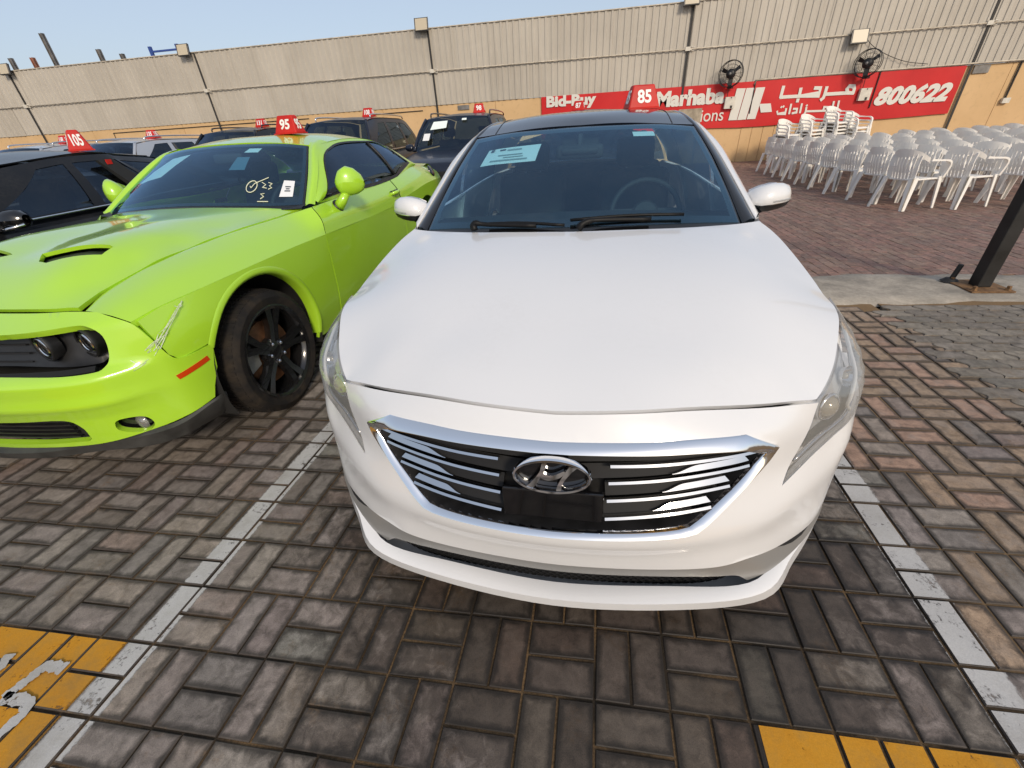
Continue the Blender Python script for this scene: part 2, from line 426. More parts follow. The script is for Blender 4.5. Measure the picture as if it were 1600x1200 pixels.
PAL = [(0.175, 0.168, 0.166), (0.145, 0.140, 0.140), (0.200, 0.190, 0.185), (0.170, 0.128, 0.124), (0.190, 0.138, 0.130), (0.165, 0.148, 0.132), (0.150, 0.132, 0.122), (0.215, 0.200, 0.188), (0.160, 0.122, 0.116), (0.135, 0.130, 0.128), (0.185, 0.176, 0.172), (0.155, 0.148, 0.144)]
PALR = [(0.26, 0.165, 0.145), (0.24, 0.15, 0.135), (0.225, 0.15, 0.13), (0.25, 0.18, 0.155), (0.21, 0.145, 0.13)]
PALW = [(0.200, 0.155, 0.116), (0.185, 0.147, 0.112), (0.215, 0.152, 0.122), (0.190, 0.152, 0.118)]
PALG = [(0.165, 0.16, 0.145), (0.19, 0.18, 0.16), (0.15, 0.147, 0.135), (0.20, 0.185, 0.165), (0.175, 0.165, 0.15)]
MEAN = (0.162, 0.150, 0.143)
PAL = [tuple(0.55*c+0.45*m*(sum(p)/sum(MEAN)) for c, m in zip(p, MEAN)) for p in PAL]
def brick_geo(lx, ly, shear=0.0, band=True):
    def ring(ins, z):
        a, b = lx/2-ins, ly/2-ins
        return [(x+shear*y, y, z) for x, y in ((-a, -b), (a, -b), (a, b), (-a, b))]
    v = ring(0, -0.03) + ring(0.0, -0.0022) + ring(0.0022, 0.0)
    e = [0]*12
    if band: v += ring(0.024, 0.0004); e += [1]*4
    f = []
    for k in range(len(v)//4-1):
        for i in range(4): f.append((4*k+i, 4*k+(i+1) % 4, 4*k+4+(i+1) % 4, 4*k+4+i))
    m = len(v)-4; f.append((m, m+1, m+2, m+3))
    return np.array(v), f, e
def set_attrs(me, edge, tint):
    a = me.attributes.new('edge', 'FLOAT', 'POINT'); a.data.foreach_set('value', np.asarray(edge, np.float32))
    b = me.attributes.new('tint', 'FLOAT_COLOR', 'POINT'); b.data.foreach_set('color', np.asarray(tint, np.float32).ravel())
LX, LY = 0.2025, 0.0975
def shear_x(i, y): return K*i + SK*y
warm_set = set()
bricks = []                                 # cx, cy, horizontal?, tint, z, rx, ry
for j in range(-36, 10):
    for i in range(-29, 18):
        horiz = (i + j) % 2 == 1
        for h in (0, 1):
            if horiz: lx, ly = (i+0.5)*K, -(j+0.25+0.5*h)*K
            else: lx, ly = (i+0.25+0.5*h)*K, -(j+0.5)*K
            X, Y = lx+SK*ly, ly
            if X > 3.42+0.09*(Y-1.15) or Y < -1.9: continue
            if Y > 2.62 and X > 2.2 and Y < 3.5: continue
            if Y > 3.4 and X > 1.8: continue
            warm = X > 2.28+0.05*math.sin(7*Y) and rng.random() < 0.85
            tint = rng.choice(PALW if warm else PAL)
            s = rng.uniform(1.5, 2.0) if warm else rng.uniform(1.2, 1.8); tint = tuple(c*s for c in tint)
            if warm: warm_set.add(len(bricks))
            bricks.append((X, Y, horiz, tint, rng.gauss(0, 0.0011), rng.gauss(0, 0.006), rng.gauss(0, 0.006)))
def hidden(X, Y):
    if 0.05 < X < 1.8 and Y > 0.05: return True
    if X < -0.72 and Y > 0.45: return True
    if -0.4 < X < 0 and Y > 2.5: return True
    return False
score = []
for k, b in enumerate(bricks):
    q = to_px((b[0], b[1], 0))
    s = 0
    if q and -20 < q[0] < 1620 and -20 < q[1] < 1220 and not hidden(b[0], b[1]): s = 1/q[2]**2
    score.append(s)
order = sorted(range(len(bricks)), key=lambda k: -score[k]); single = set(order[:300])
# shared meshes: orientation x tint
TINTS = []
for k in range(26):
    base = rng.choice(PAL); s = rng.uniform(1.15, 1.8); TINTS.append(tuple(c*s*rng.uniform(0.96, 1.04) for c in base)+(1,))
for k in range(14): s = rng.uniform(1.5, 2.0); TINTS.append(tuple(c*s for c in rng.choice(PALW))+(1,))
bm_cache = {}
def brick_mesh(horiz, ti):
    if (horiz, ti) not in bm_cache:
        v, f, e = brick_geo(*((LX, LY) if horiz else (LY, LX)), shear=SK)
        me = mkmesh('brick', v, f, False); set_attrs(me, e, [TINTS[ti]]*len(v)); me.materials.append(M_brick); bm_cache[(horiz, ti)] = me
    return bm_cache[(horiz, ti)]
jv, jf, je, jt = [], [], [], []
for k, (X, Y, hz, tint, dz, rx, ry) in enumerate(bricks):
    if k in single:
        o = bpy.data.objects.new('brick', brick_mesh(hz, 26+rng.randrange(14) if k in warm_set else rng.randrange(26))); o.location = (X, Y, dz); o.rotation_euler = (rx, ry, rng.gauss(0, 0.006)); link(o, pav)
    else:
        v, f, e = brick_geo(*((LX, LY) if hz else (LY, LX)), shear=SK)
        v = v.copy(); v[:, 2] += dz + v[:, 1]*rx - v[:, 0]*ry; v[:, 0] += X; v[:, 1] += Y
        n = sum(len(q) for q in jv); jv.append(v); jf += [tuple(i+n for i in q) for q in f]; je += e; jt += [tint+(1,)]*len(v)
def joined(name, V, F, E, T, mat, parent):
    V = np.vstack(V); me = mkmesh(name, V, F, False); set_attrs(me, E, T); me.materials.append(mat)
    o = link(bpy.data.objects.new(name, me), parent); o['kind'] = 'stuff'; return o
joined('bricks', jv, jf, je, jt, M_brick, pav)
# red pavers, long side away from the camera, every row shifted
V, F, E_, T = [], [], [], []; n = 0
ix = 0; x = 1.75
while x < 14.5:
    y = 3.42 + (0.1 if ix % 2 else 0.0)
    while y < 15.6:
        if to_px((x, y, 0)) and to_px((x, y, 0))[0] < 1680:
            v, f, e = brick_geo(0.0985, 0.203, band=False); v = v.copy()
            v[:, 2] += rng.gauss(0, 0.0012) + v[:, 1]*rng.gauss(0, 0.008) - v[:, 0]*rng.gauss(0, 0.01); v[:, 0] += x+0.03*(y-3.4); v[:, 1] += y
            F += [tuple(i+n for i in q) for q in f]; n += len(v); V.append(v); E_ += [0.75]*len(v)
            s = rng.uniform(0.85, 1.15); T += [tuple(c*s*1.15 for c in rng.choice(PALR))+(1,)]*len(v)
        y += 0.207
    x += 0.1025; ix += 1
joined('pavers', V, F, E_, T, M_redbr, redp)
# grey interlocking pavers with wavy flanks
def wavy(lx, ly):
    a, b = lx/2, ly/2; P = []
    def side(p, q, amp, n=8):
        for k in range(n):
            t_ = k/n; x = p[0]+(q[0]-p[0])*t_; y = p[1]+(q[1]-p[1])*t_; w = amp*math.sin(2*math.pi*t_)
            if abs(q[0]-p[0]) > abs(q[1]-p[1]): P.append((x, y+w*(1 if q[0] > p[0] else -1)))
            else: P.append((x+w*(1 if q[1] > p[1] else -1), y))
    side((-a, -b), (a, -b), 0.006); side((a, -b), (a, b), 0.016); side((a, b), (-a, b), 0.006); side((-a, b), (-a, -b), 0.016)
    return P
W = wavy(0.2265, 0.1125); nW = len(W); wav_cache = {}
def wavy_mesh(ti):
    if ti not in wav_cache:
        v = [(x, y, -0.03) for x, y in W]+[(x, y, -0.004) for x, y in W]+[(x*0.975, y*0.95, 0) for x, y in W]+[(x*0.8, y*0.62, 0.0005) for x, y in W]
        f = [(k*nW+i, k*nW+(i+1) % nW, (k+1)*nW+(i+1) % nW, (k+1)*nW+i) for k in range(3) for i in range(nW)]+[tuple(3*nW+i for i in range(nW))]
        me = mkmesh('paver', v, f, False); s = rng.uniform(1.1, 1.5); c = tuple(q*s for q in rng.choice(PALG))+(1,)
        set_attrs(me, [0.25]*(2*nW)+[0.4]*nW+[1]*nW, [c]*(4*nW)); me.materials.append(M_inter); wav_cache[ti] = me
    return wav_cache[ti]
r = 0; y = -1.0; cnt = 0
while y < 2.64:
    x = 3.19 + 0.09*(y-1.15) + 0.125 + (0.115 if r % 2 else 0)
    while x < 6.3:
        q = to_px((x, y, 0))
        if q and q[0] < 1640 and cnt < 300:
            o = bpy.data.objects.new('paver', wavy_mesh(rng.randrange(14))); o.location = (x, y, 0.0055+rng.gauss(0, 0.0006)); o.rotation_euler = (rng.gauss(0, .004), rng.gauss(0, .006), rng.gauss(0, .008)); link(o, intp); cnt += 1
        x += 0.230
    y += 0.1155; r += 1
# concrete strip that carries the post
t = NT('old_concrete'); n1 = t.noise(3.0, 8, 0.65, 'Position'); n2 = t.noise(45, 4, 0.7, 'Position')
c = t.ramp(n1, 0.3, 0.72, (0.22, 0.20, 0.17), (0.52, 0.46, 0.38)); c = t.mix(0.5, c, t.ramp(n2, 0.25, 0.75, (0.5, 0.5, 0.5), (1.2, 1.2, 1.2)), 'MULTIPLY')
t.setp(color=c, rough=0.9, spec=0.2); t.bump(t.math('ADD', n1, t.math('MULTIPLY', n2, 0.4)), 0.7, 0.01); M_conc = t.m
xs = np.arange(1.9, 16, 0.12); rows = []
def wob(x, s): return 0.03*math.sin(3.1*x+s)+0.02*math.sin(7.7*x+2*s)+0.012*math.sin(17*x+s)
for q, zz in ((0, -0.02), (0.03, 0.004), (0.25, 0.010), (0.5, 0.012), (0.75, 0.009), (0.97, 0.003), (1, -0.02)):
    rows.append([(x, (2.68+wob(x, 0.4))*(1-q)+(3.45+wob(x, 2.2))*q, zz+0.003*math.sin(5*x+9*q)+(0.003*math.sin(11*x-5*q))) for x in xs])
o = grid('concrete_strip', rows, M_conc)[0]; tag(o, 'worn concrete strip between grey and red paving', 'kerb', None, 'structure')

# painted lines: thin coats lying on each brick, joints left bare
def clip(poly, hp):
    a, b, c_ = hp; out = []
    for i in range(len(poly)):
        p, q = poly[i-1], poly[i]; dp, dq = a*p[0]+b*p[1]-c_, a*q[0]+b*q[1]-c_
        if (dp <= 0) != (dq <= 0): t_ = dp/(dp-dq); out.append((p[0]+(q[0]-p[0])*t_, p[1]+(q[1]-p[1])*t_))
        if dq <= 0: out.append(q)
    return out
def paint_coat(name, halfplanes, mat, label, y_max=9, extra=0.0):
    v, f = [], []
    for (X, Y, hz, tint, dz, rx, ry) in bricks:
        lx, ly = (LX, LY) if hz else (LY, LX); lx -= 0.006; ly -= 0.006
        if Y > y_max: continue
        P = [(X+sx*lx/2+SK*sy*ly/2, Y+sy*ly/2) for sx, sy in ((-1, -1), (1, -1), (1, 1), (-1, 1))]
        for hp in halfplanes:
            P = clip(P, hp)
            if len(P) < 3: break
        if len(P) < 3: continue
        n = len(v); v += [(x, y_, dz+(y_-Y)*rx-(x-X)*ry+0.0016+extra) for x, y_ in P]; f.append(tuple(range(n, n+len(P))))
    o = obj(name, v, f, mat, None, False); tag(o, label, 'marking', None, 'structure'); return o
def paint_mat(name, col_a, col_b, xc=None, hw=None, y0=None, wear=0.42):
    t = NT(name); n1 = t.noise(9, 7, 0.7, 'Position'); n2 = t.noise(70, 4, 0.7, 'Position'); n3 = t.noise(300, 2, 0.6, 'Position')
    t.setp(color=t.mix(0.45, t.ramp(n1, 0.3, 0.7, col_a, col_b), t.ramp(n3, 0.2, 0.8, (0.6, 0.6, 0.6), (1.15, 1.15, 1.15)), 'MULTIPLY'), rough=0.75, spec=0.3)
    cb_ = t.b.inputs['Base Color'].links[0].from_socket
    t.setp(color=t.mix(t.math('MULTIPLY', t.ramp(t.noise(4.5, 7, 0.72, 'Position'), 0.48, 0.72), 0.55), cb_, (0.11, 0.085, 0.055)))
    a = t.math('ADD', t.math('MULTIPLY', n1, 0.55), t.math('MULTIPLY', n2, 0.45)); al = t.ramp(a, wear-0.05, wear+0.03)
    if xc is not None:
        p = t.sep(t.pos()); e = t.math('ABSOLUTE', t.math('SUBTRACT', t.math('SUBTRACT', p[0], t.math('MULTIPLY', p[1], SK)), xc))
        e = t.math('ADD', e, t.math('MULTIPLY', t.math('SUBTRACT', n2, 0.5), 0.022)); al = t.math('MULTIPLY', al, t.ramp(e, hw-0.004, hw+0.002, (1, 1, 1), (0, 0, 0)))
    t.setp(alpha=al); t.bump(n2, 0.3, 0.003); return t.m
WA, WB = (0.42, 0.41, 0.40), (0.56, 0.55, 0.53)
for xc, hw, wh in ((-0.451, 0.056, 'left'), (2.152, 0.060, 'right')):
    m = paint_mat('white_road_paint_'+wh, WA, WB, xc, hw)
    paint_coat('parking_line', [(1, -SK, xc+hw+0.012), (-1, SK, -(xc-hw-0.012))], m, 'worn white bay line between the white and green cars' if wh == 'left' else 'worn white bay line on the open side of the white car', 3.2)
M_yel = paint_mat('yellow_road_paint', (0.50, 0.215, 0.012), (0.62, 0.30, 0.022), wear=0.40)
paint_coat('yellow_marking', [(0, 1, -0.425), (1, -SK, -0.512), (-1, SK, 2.2)], M_yel, 'yellow painted band with white numerals ahead of the green car')
paint_coat('yellow_marking', [(0, 1, -0.425), (1, -SK, 2.088), (-1, SK, -1.488)], M_yel, 'yellow painted band ahead of the white car')
def stroke_coat(path, w, mat, label):
    v, f = [], []; P = resample(crv(path, 6), 40)
    for i in range(len(P)):
        d = P[min(i+1, 39)]-P[max(i-1, 0)]; d /= np.linalg.norm(d); nn = np.array([-d[1], d[0]])*w*(0.5+0.08*math.sin(i*0.9)+0.05*math.sin(i*2.3))
        v += [tuple(P[i]+nn)+(0.0065,), tuple(P[i]-nn)+(0.0065,)]
    f = [(2*i, 2*i+1, 2*i+3, 2*i+2) for i in range(39)]
    return v, f
M_wpaint = paint_mat('white_numeral_paint', WA, WB, wear=0.40)
v, f = [], []
for path in ([(-0.666, -0.524), (-0.712, -0.522), (-0.745, -0.53), (-0.751, -0.559), (-0.763, -0.587), (-0.774, -0.619)], [(-0.779, -0.62), (-0.729, -0.616), (-0.688, -0.618), (-0.664, -0.64), (-0.669, -0.668), (-0.685, -0.71), (-0.74, -0.74)], [(-0.905, -0.505), (-0.90, -0.528), (-0.895, -0.547), (-0.90, -0.60), (-0.91, -0.68)]):
    a, b = stroke_coat(path, 0.034, M_wpaint, ''); b = [tuple(i+len(v) for i in q) for q in b]; v += a; f += b
tag(obj('painted_numeral', v, f, M_wpaint, None, False), 'white hand painted numerals on the yellow band', 'marking', None, 'structure')
# ================================================================ WALL, BANNER, LAMPS, FANS
def at_y(u, v, Y):
    """photo pixel (1600x1200) -> point on the upright plane at depth Y (the wall that the thing hangs on)"""
    d = _f + _r*((u-800)/649.3) + _d*((v-600)/649.3); o = CP0
    return o + d*((Y-o.y)/d.y)
WY = 15.75
t = NT('tan_wall_paint'); n1 = t.noise(0.7, 7, 0.6, 'Position'); n2 = t.noise(9, 6, 0.7, 'Position'); p = t.sep(t.pos())
c = t.ramp(n1, 0.3, 0.7, (0.58, 0.385, 0.195), (0.67, 0.455, 0.245)); c = t.mix(t.math('MULTIPLY', t.ramp(n2, 0.55, 0.75), 0.35), c, (0.33, 0.23, 0.13))
t.setp(color=c, rough=0.85, spec=0.25); t.bump(n2, 0.15, 0.01); M_tan = t.m
t = NT('cladding_sheet_paint'); n1 = t.noise(0.9, 6, 0.65, 'Position'); oi = t.new('ShaderNodeObjectInfo')
mp = t.new('ShaderNodeMapping'); mp.inputs['Scale'].default_value = (9, 9, 0.6); t.l.new(t.pos(), mp.inputs[0]); st = t.noise(1.0, 6, 0.7, vec=mp.outputs[0])
c = t.ramp(n1, 0.3, 0.7, (0.44, 0.40, 0.34), (0.51, 0.465, 0.395)); c = t.mix(t.math('MULTIPLY', t.ramp(st, 0.5, 0.75), 0.35), c, (0.25, 0.205, 0.155))
c = t.mix(0.10, c, t.ramp(oi.outputs['Random'], 0, 1, (0.2, 0.18, 0.15), (0.7, 0.66, 0.6)))
t.setp(color=c, rough=0.55, spec=0.4); M_clad = t.m
M_pipe = plain('cream_conduit', (0.52, 0.46, 0.37), 0.6, var=0.25, scale=6)
M_dark = plain('dark_cable', (0.03, 0.028, 0.026), 0.7)
M_steel = plain('weathered_steel', (0.20, 0.19, 0.18), 0.6, 0.4, var=0.3, scale=6)
M_steelr = plain('rusty_steel', (0.30, 0.13, 0.085), 0.75, 0.1, var=0.3, scale=6)
M_blue = plain('blue_paint', (0.03, 0.07, 0.28), 0.5)
M_cream = plain('lamp_face', (0.52, 0.45, 0.33), 0.4)
M_box = plain('switch_box_plastic', (0.62, 0.58, 0.50), 0.5, var=0.15, scale=10)

wall = empty('boundary_wall', (-3, WY, 0), 0, 'tan wall topped with ribbed beige metal cladding behind the cars', 'wall')
def wpart(mb, name, mat, smooth=False):
    mb.v = [(x+3, y-WY, z) for x, y, z in mb.v]; return mb.build(name, mat, wall, smooth)
x = -34.0
while x < 26:
    w = 0.335 if 3.9 < x < 9.2 else 4.02
    wpart(MB().box((x+0.006, WY+rng.uniform(0, 0.004), -0.3), (x+w-0.006, WY+0.2, 2.19)), 'base_panel', M_tan); x += w
wpart(MB().box((-34, WY+0.035, -0.3), (26, WY+0.19, 2.17)), 'base_core', M_tan)
PR_ = []
for k in range(5): PR_ += [(0.2*k+a, b) for a, b in ((0.0, 0.0), (0.045, 0.0), (0.060, 0.022), (0.120, 0.022), (0.135, 0.0))]
PR_.append((1.004, 0.0))
def clad_mesh(h):
    v, f = [], []
    for a, b in PR_: v += [(a, -b, 0), (a, -b, h)]
    for i in range(len(PR_)-1): f.append((2*i, 2*i+2, 2*i+3, 2*i+1))
    me = mkmesh('cladding_sheet', v, f, False); me.materials.append(M_clad); return me
ml, mu = clad_mesh(0.945), clad_mesh(1.09)
for k in range(-31, 24):
    for me, z in ((ml, 2.185), (mu, 3.125)):
        o = bpy.data.objects.new('cladding_sheet', me); link(o, wall)
        o.location = (k+3, -0.015+rng.uniform(-0.006, 0.004)-(0.006 if me is mu else 0), z+rng.gauss(0, 0.004)); o.rotation_euler = (rng.gauss(0, 0.002), 0, rng.gauss(0, 0.0015))
wpart(MB().box((-31, WY-0.06, 4.205), (24, WY+0.06, 4.228)), 'top_capping', M_pipe)
wpart(MB().box((-31, WY+0.02, 2.2), (24, WY+0.08, 4.2)), 'cladding_frame', M_steel)
cond = MB(); cond.tube([(-31, WY-0.075, 3.118), (24, WY-0.075, 3.118)], 0.017, 6); wpart(cond, 'conduit', M_pipe, True)
for xx in (-20.2, -12.3, -3.86, 4.2, 12.15):
    m = MB(); m.box((xx-0.03, WY-0.066, 0.0 if xx > 12 else 1.75), (xx+0.03, WY-0.05, 4.2)); wpart(m, 'cable_run', M_dark)
    m = MB(); m.box((xx-0.09, WY-0.11, 3.07), (xx+0.05, WY-0.055, 3.17)); m.tube([(xx+0.05, WY-0.08, 3.1), (xx+0.16, WY-0.08, 3.06), (xx+0.17, WY-0.08, 3.15), (xx+0.08, WY-0.08, 3.17)], 0.015, 5); wpart(m, 'junction_box', M_box)
for x0, x1, z in ((-17.0, -8.7, 2.06), (-6.5, -4.4, 2.05)):
    m = MB(); m.tube([(x0, WY-0.02, z), (x1, WY-0.02, z+0.01)], 0.012, 5); m.tube([(x0, WY-0.02, z), (x0, WY-0.02, z-0.2), (x0+0.2, WY-0.02, z-0.2)], 0.012, 5); wpart(m, 'cable', M_dark)
m = MB(); m.box((-3.15, WY-0.03, 2.0), (-2.75, WY+0.0, 2.13)); wpart(m, 'vent_frame', M_steel)
m = MB(); m.tube([(6.3, WY-0.07, 2.1), (6.35, WY-0.07, 2.225), (12.6, WY-0.07, 2.225), (16, WY-0.07, 2.225)], 0.022, 6); wpart(m, 'conduit', M_pipe, True)
for xx, z0 in ((6.33, 1.35), (9.78, 1.30)):
    m = MB(); m.tube([(xx, WY-0.075, 2.22), (xx, WY-0.075, z0)], 0.016, 5); wpart(m, 'cable_run', M_dark)
m = MB(); m.tube([(13.4, WY-0.04, 2.2), (13.4, WY-0.04, 1.3)], 0.025, 6); wpart(m, 'cable_run', M_dark)
m = MB(); m.box((13.33, WY-0.09, 1.2), (13.52, WY-0.01, 1.33)); wpart(m, 'wall_socket', M_box)
m = MB(); P = [at_y(u, v, WY-0.09) for u, v in ((1352, 55), (1362, 70), (1385, 85), (1415, 96), (1450, 100))]; m.tube(crv(P, 5), 0.008, 4); wpart(m, 'slack_cable', M_dark)
m = MB(); m.box((12.25, WY-0.04, 1.98), (12.65, WY-0.01, 2.17)); wpart(m, 'cover_plate', M_steel)

# flood lights
FLOODS = [(-20.1, 4.26, 'floodlight on the cladding top beside two slim masts'), (-12.55, 4.28, 'floodlight on the cladding top next to the blue bracket'), (-4.0, 4.30, 'floodlight on the cladding top above the small vent'), (4.1, 4.27, 'floodlight on the cladding top above the large banner name'), (8.85, 3.06, 'floodlight fixed halfway up the ribbed cladding')]
for fx, fz, lb in FLOODS:
    e = empty('floodlight', (fx, WY-0.22, fz), 0, lb, 'floodlight', 'floodlights along the wall')
    Mx = Matrix.Rotation(math.radians(-14), 4, 'X')
    b = MB(); b.box((-0.21, 0, -0.17), (0.21, 0.07, 0.17), Mx); b.build('housing', M_blk, e)
    b = MB(); b.box((-0.19, -0.008, -0.15), (0.19, 0.0, 0.15), Mx); b.build('lamp_glass', M_cream, e)
    for s in (-1, 1):
        b = MB(); b.box((s*0.215-0.006, -0.008, -0.175), (s*0.215+0.006, 0.02, 0.175), Mx); b.build('rim', M_steel, e)
    b = MB(); b.box((-0.03, 0.05, -0.12), (0.03, 0.19, -0.06)); b.build('bracket', M_steel, e)
e = empty('blue_bracket', (-13.4, WY, 4.23), 0, 'blue steel bracket standing on top of the cladding', 'bracket')
for s in (-0.55, 0.52):
    b = MB(); b.box((s-0.05, -0.04, 0), (s+0.05, 0.04, 0.26)); b.build('upright', M_blue, e)
b = MB(); b.box((-0.5, -0.03, 0.09), (0.47, 0.03, 0.14)); b.build('crossbar', M_blue, e)
for (u0, v0, u1, v1, mt, lb) in ((16, 91, 30, 116, M_steel, 'pale slim mast rising beyond the wall beside a floodlight'), (50, 90, 63, 112, M_steelr, 'short rust red mast rising beyond the wall'), (64, 52, 91, 110, M_steel, 'tallest grey steel mast rising beyond the wall'), (153, 77, 166, 105, M_steel, 'medium grey mast standing alone beyond the wall'), (190, 84, 198, 102, M_steel, 'shortest grey mast standing beyond the wall')):
    a = at_y(u0, v0, 24.0); a.x += 0
    w = 0.085
    b = MB(); b.box((-w, -0.015, 0), (w, 0.015, a.z)); b.box((-w, -0.09, 0), (-w+0.02, 0.09, a.z)); b.box((w-0.02, -0.09, 0), (w, 0.09, a.z))
    o = b.build('steel_mast', mt); o.location = (a.x, 24.0, 0); tag(o, lb, 'mast', 'steel masts beyond the wall')

# banner
t = NT('banner_vinyl'); n1 = t.noise(1.3, 5, 0.6, 'Position')
t.setp(color=t.ramp(n1, 0.3, 0.7, (0.50, 0.008, 0.010), (0.60, 0.014, 0.014)), rough=0.45, spec=0.4); M_ban = t.m
M_banw = plain('banner_lettering', (0.68, 0.66, 0.60), 0.5)
BY = WY-0.05
ban = empty('banner', (5.9, BY, 1.0), 0, 'long red auction banner with white lettering on the tan wall', 'banner')
xs = np.linspace(-0.28, 12.03, 90); rows = []
for q in np.linspace(0, 1, 7):
    rows.append([(x-5.9, 0.006*math.sin(2.3*x+q*2)*math.sin(q*3.1)+0.005*math.sin(6*x), (1.0+0.02*math.sin(1.7*x))*(1-q)+2.19*q-1.0) for x in xs])
grid('banner_sheet', rows, M_ban, ban)
def btext(txt, x0, z0, w, h, off=0.02, shear=0.0):
    o = text_obj('lettering', txt, 0.4, M_banw, ban, Matrix(), depth=0.002, offset=off, shear=shear)
    fit_text(o, w, h); o.matrix_local = frame((x0+w/2-5.9, -0.022, z0+h/2-1.0), (1, 0, 0), (0, 0, 1)); return o
btext('Bid-Buy', -0.11, 1.80, 1.62, 0.40)
btext('Marhaba', 3.42, 1.67, 2.08, 0.43)
btext('Auctions', 3.98, 1.205, 1.58, 0.34, 0.002)
btext('800622', 9.86, 1.34, 2.0, 0.48, 0.022, 0.25)
def bpoly(polys, name):
    m = MB()
    for P in polys:
        Q = [at_y(u, v, BY-0.022) for u, v in P]; n = len(Q)
        m.add([(q.x-5.9, q.y-BY, q.z-1.0) for q in Q]+[(q.x-5.9, q.y-BY+0.004, q.z-1.0) for q in Q], [tuple(range(n)), tuple(range(2*n-1, n-1, -1))]+[(i, n+i, n+(i+1) % n, (i+1) % n) for i in range(n)])
    return m.build(name, M_banw, ban)
L2 = lambda L: [(1125+a/10.91, 90+b/10.91) for a, b in L]
bpoly([L2([(140, 1070), (290, 525), (440, 522), (285, 1065)])], 'emblem_stripe')
bpoly([L2([(295, 1065), (455, 520), (605, 512), (440, 1055)])], 'emblem_stripe')
bpoly([L2([(455, 1052), (620, 512), (772, 502), (600, 1045)])], 'emblem_stripe')
bpoly([L2([(672, 790), (865, 780), (885, 925), (695, 937)])], 'emblem_stripe')
bpoly([L2([(110, 680), (265, 665), (205, 855), (80, 865)])], 'emblem_stripe')
L1 = lambda L: [(1200+a/10, 110+b/10) for a, b in L]
def bstroke(paths, w, name):
    m = MB()
    for ip, P in enumerate(paths):
        yy = -0.018-0.0012*ip
        Q = [at_y(u, v, BY-0.022) for u, v in L1(P)]; Q = [(q.x-5.9, q.z-1.0) for q in Q]
        v, f = [], []
        for i, q in enumerate(Q):
            a, b = Vector(Q[max(i-1, 0)]), Vector(Q[min(i+1, len(Q)-1)]); d = (b-a).normalized(); nn = Vector((-d.y, d.x))*w/2
            if 0 < i < len(Q)-1:
                d1 = (Vector(q)-a).normalized(); k = max(0.5, abs(d1.dot(d))); nn /= k
            p = Vector(q) + (d*(-w/2 if i == 0 else w/2 if i == len(Q)-1 else 0))*0.6
            v += [(p.x+nn.x, yy, p.y+nn.y), (p.x-nn.x, yy, p.y-nn.y)]
        f = [(2*i, 2*i+1, 2*i+3, 2*i+2) for i in range(len(Q)-1)]
        m.add(v, f)
    return m.build(name, M_banw, ban)
W1 = 0.088
bstroke([[(1330, 350), (1350, 290), (1345, 250), (1270, 245), (1235, 290), (1245, 345)], [(1335, 352), (1230, 352), (900, 372)]], W1, 'lettering')
bstroke([[(920, 265), (890, 370), (865, 430), (830, 458)]], W1, 'lettering')
bstroke([[(735, 275), (820, 275), (800, 375), (520, 400), (250, 415), (200, 420)], [(515, 285), (490, 390)], [(243, 255), (200, 415)], [(468, 455), (460, 485)]], W1, 'lettering')
W2 = 0.055
bstroke([[(1030, 490), (1000, 620), (880, 630), (840, 632), (590, 640)], [(930, 620), (930, 575), (880, 572), (860, 630)]], W2, 'lettering')
bstroke([[(1110, 480), (1080, 620)], [(600, 580), (590, 640), (570, 680), (545, 695)], [(605, 545), (607, 552)]], W2, 'lettering')
bstroke([[(530, 525), (500, 660)], [(400, 600), (455, 600), (445, 655), (380, 670)], [(362, 530), (330, 675)]], W2, 'lettering')
bstroke([[(285, 600), (270, 670), (150, 680), (145, 640)], [(208, 570), (212, 575)], [(240, 562), (246, 567)]], W2, 'lettering')

# wall fans
def fan(fx, fz, yaw, label):
    e = empty('wall_fan', (fx, WY-0.42, fz), yaw, label, 'fan', 'fans above the banner')
    Rf = 0.33
    for y in (-0.07, 0.07):
        m = MB()
        for r_ in (Rf, Rf*0.72, Rf*0.45):
            ring = [(r_*math.cos(a), y*(1.0 if r_ > 0.3 else 1.35), r_*math.sin(a)) for a in np.linspace(0, 2*math.pi, 29)]; m.tube(ring, 0.011 if r_ == Rf else 0.0035, 4, False)
        for k in range(18):
            a = 2*math.pi*k/18; m.tube([(0.1*math.cos(a), y*1.6, 0.1*math.sin(a)), (0.2*math.cos(a), y*1.4, 0.2*math.sin(a)), (Rf*math.cos(a), y, Rf*math.sin(a))], 0.003, 3, False)
        m.build('guard', M_blk, e)
    for k in range(3):
        a0 = 2*math.pi*k/3+0.6; v = []
        for r_, wv in ((0.06, 0.05), (0.18, 0.10), (0.29, 0.11)):
            for s in (-1, 1):
                a = a0+s*wv/r_/2; v.append((r_*math.cos(a), s*0.022, r_*math.sin(a)))
        obj('blade', v, [(0, 1, 3, 2), (2, 3, 5, 4)], M_blk, e)
    MR = Matrix.Rotation(math.pi/2, 4, 'X')
    m = MB(); m.lathe([(0.0, 0.10), (0.10, 0.095), (0.125, 0.05), (0.13, -0.05), (0.11, -0.14), (0, -0.16)], 18, MR); m.build('motor', M_blk, e, True)
    m = MB(); m.lathe([(0, 0.104), (0.035, 0.102), (0.04, 0.09)], 12, MR); m.build('hub_cap', M_steel, e, True)
    m = MB(); m.box((-0.05, 0.10, -0.34), (0.05, 0.16, -0.05)); m.box((-0.06, 0.10, -0.36), (0.06, 0.36, -0.30)); m.build('bracket', M_blk, e)
    return e
fan(5.46, 2.40, -0.5, 'black wall fan above the end of the largest Latin word')
fan(9.17, 2.40, -0.75, 'black wall fan above the joint before the telephone number')
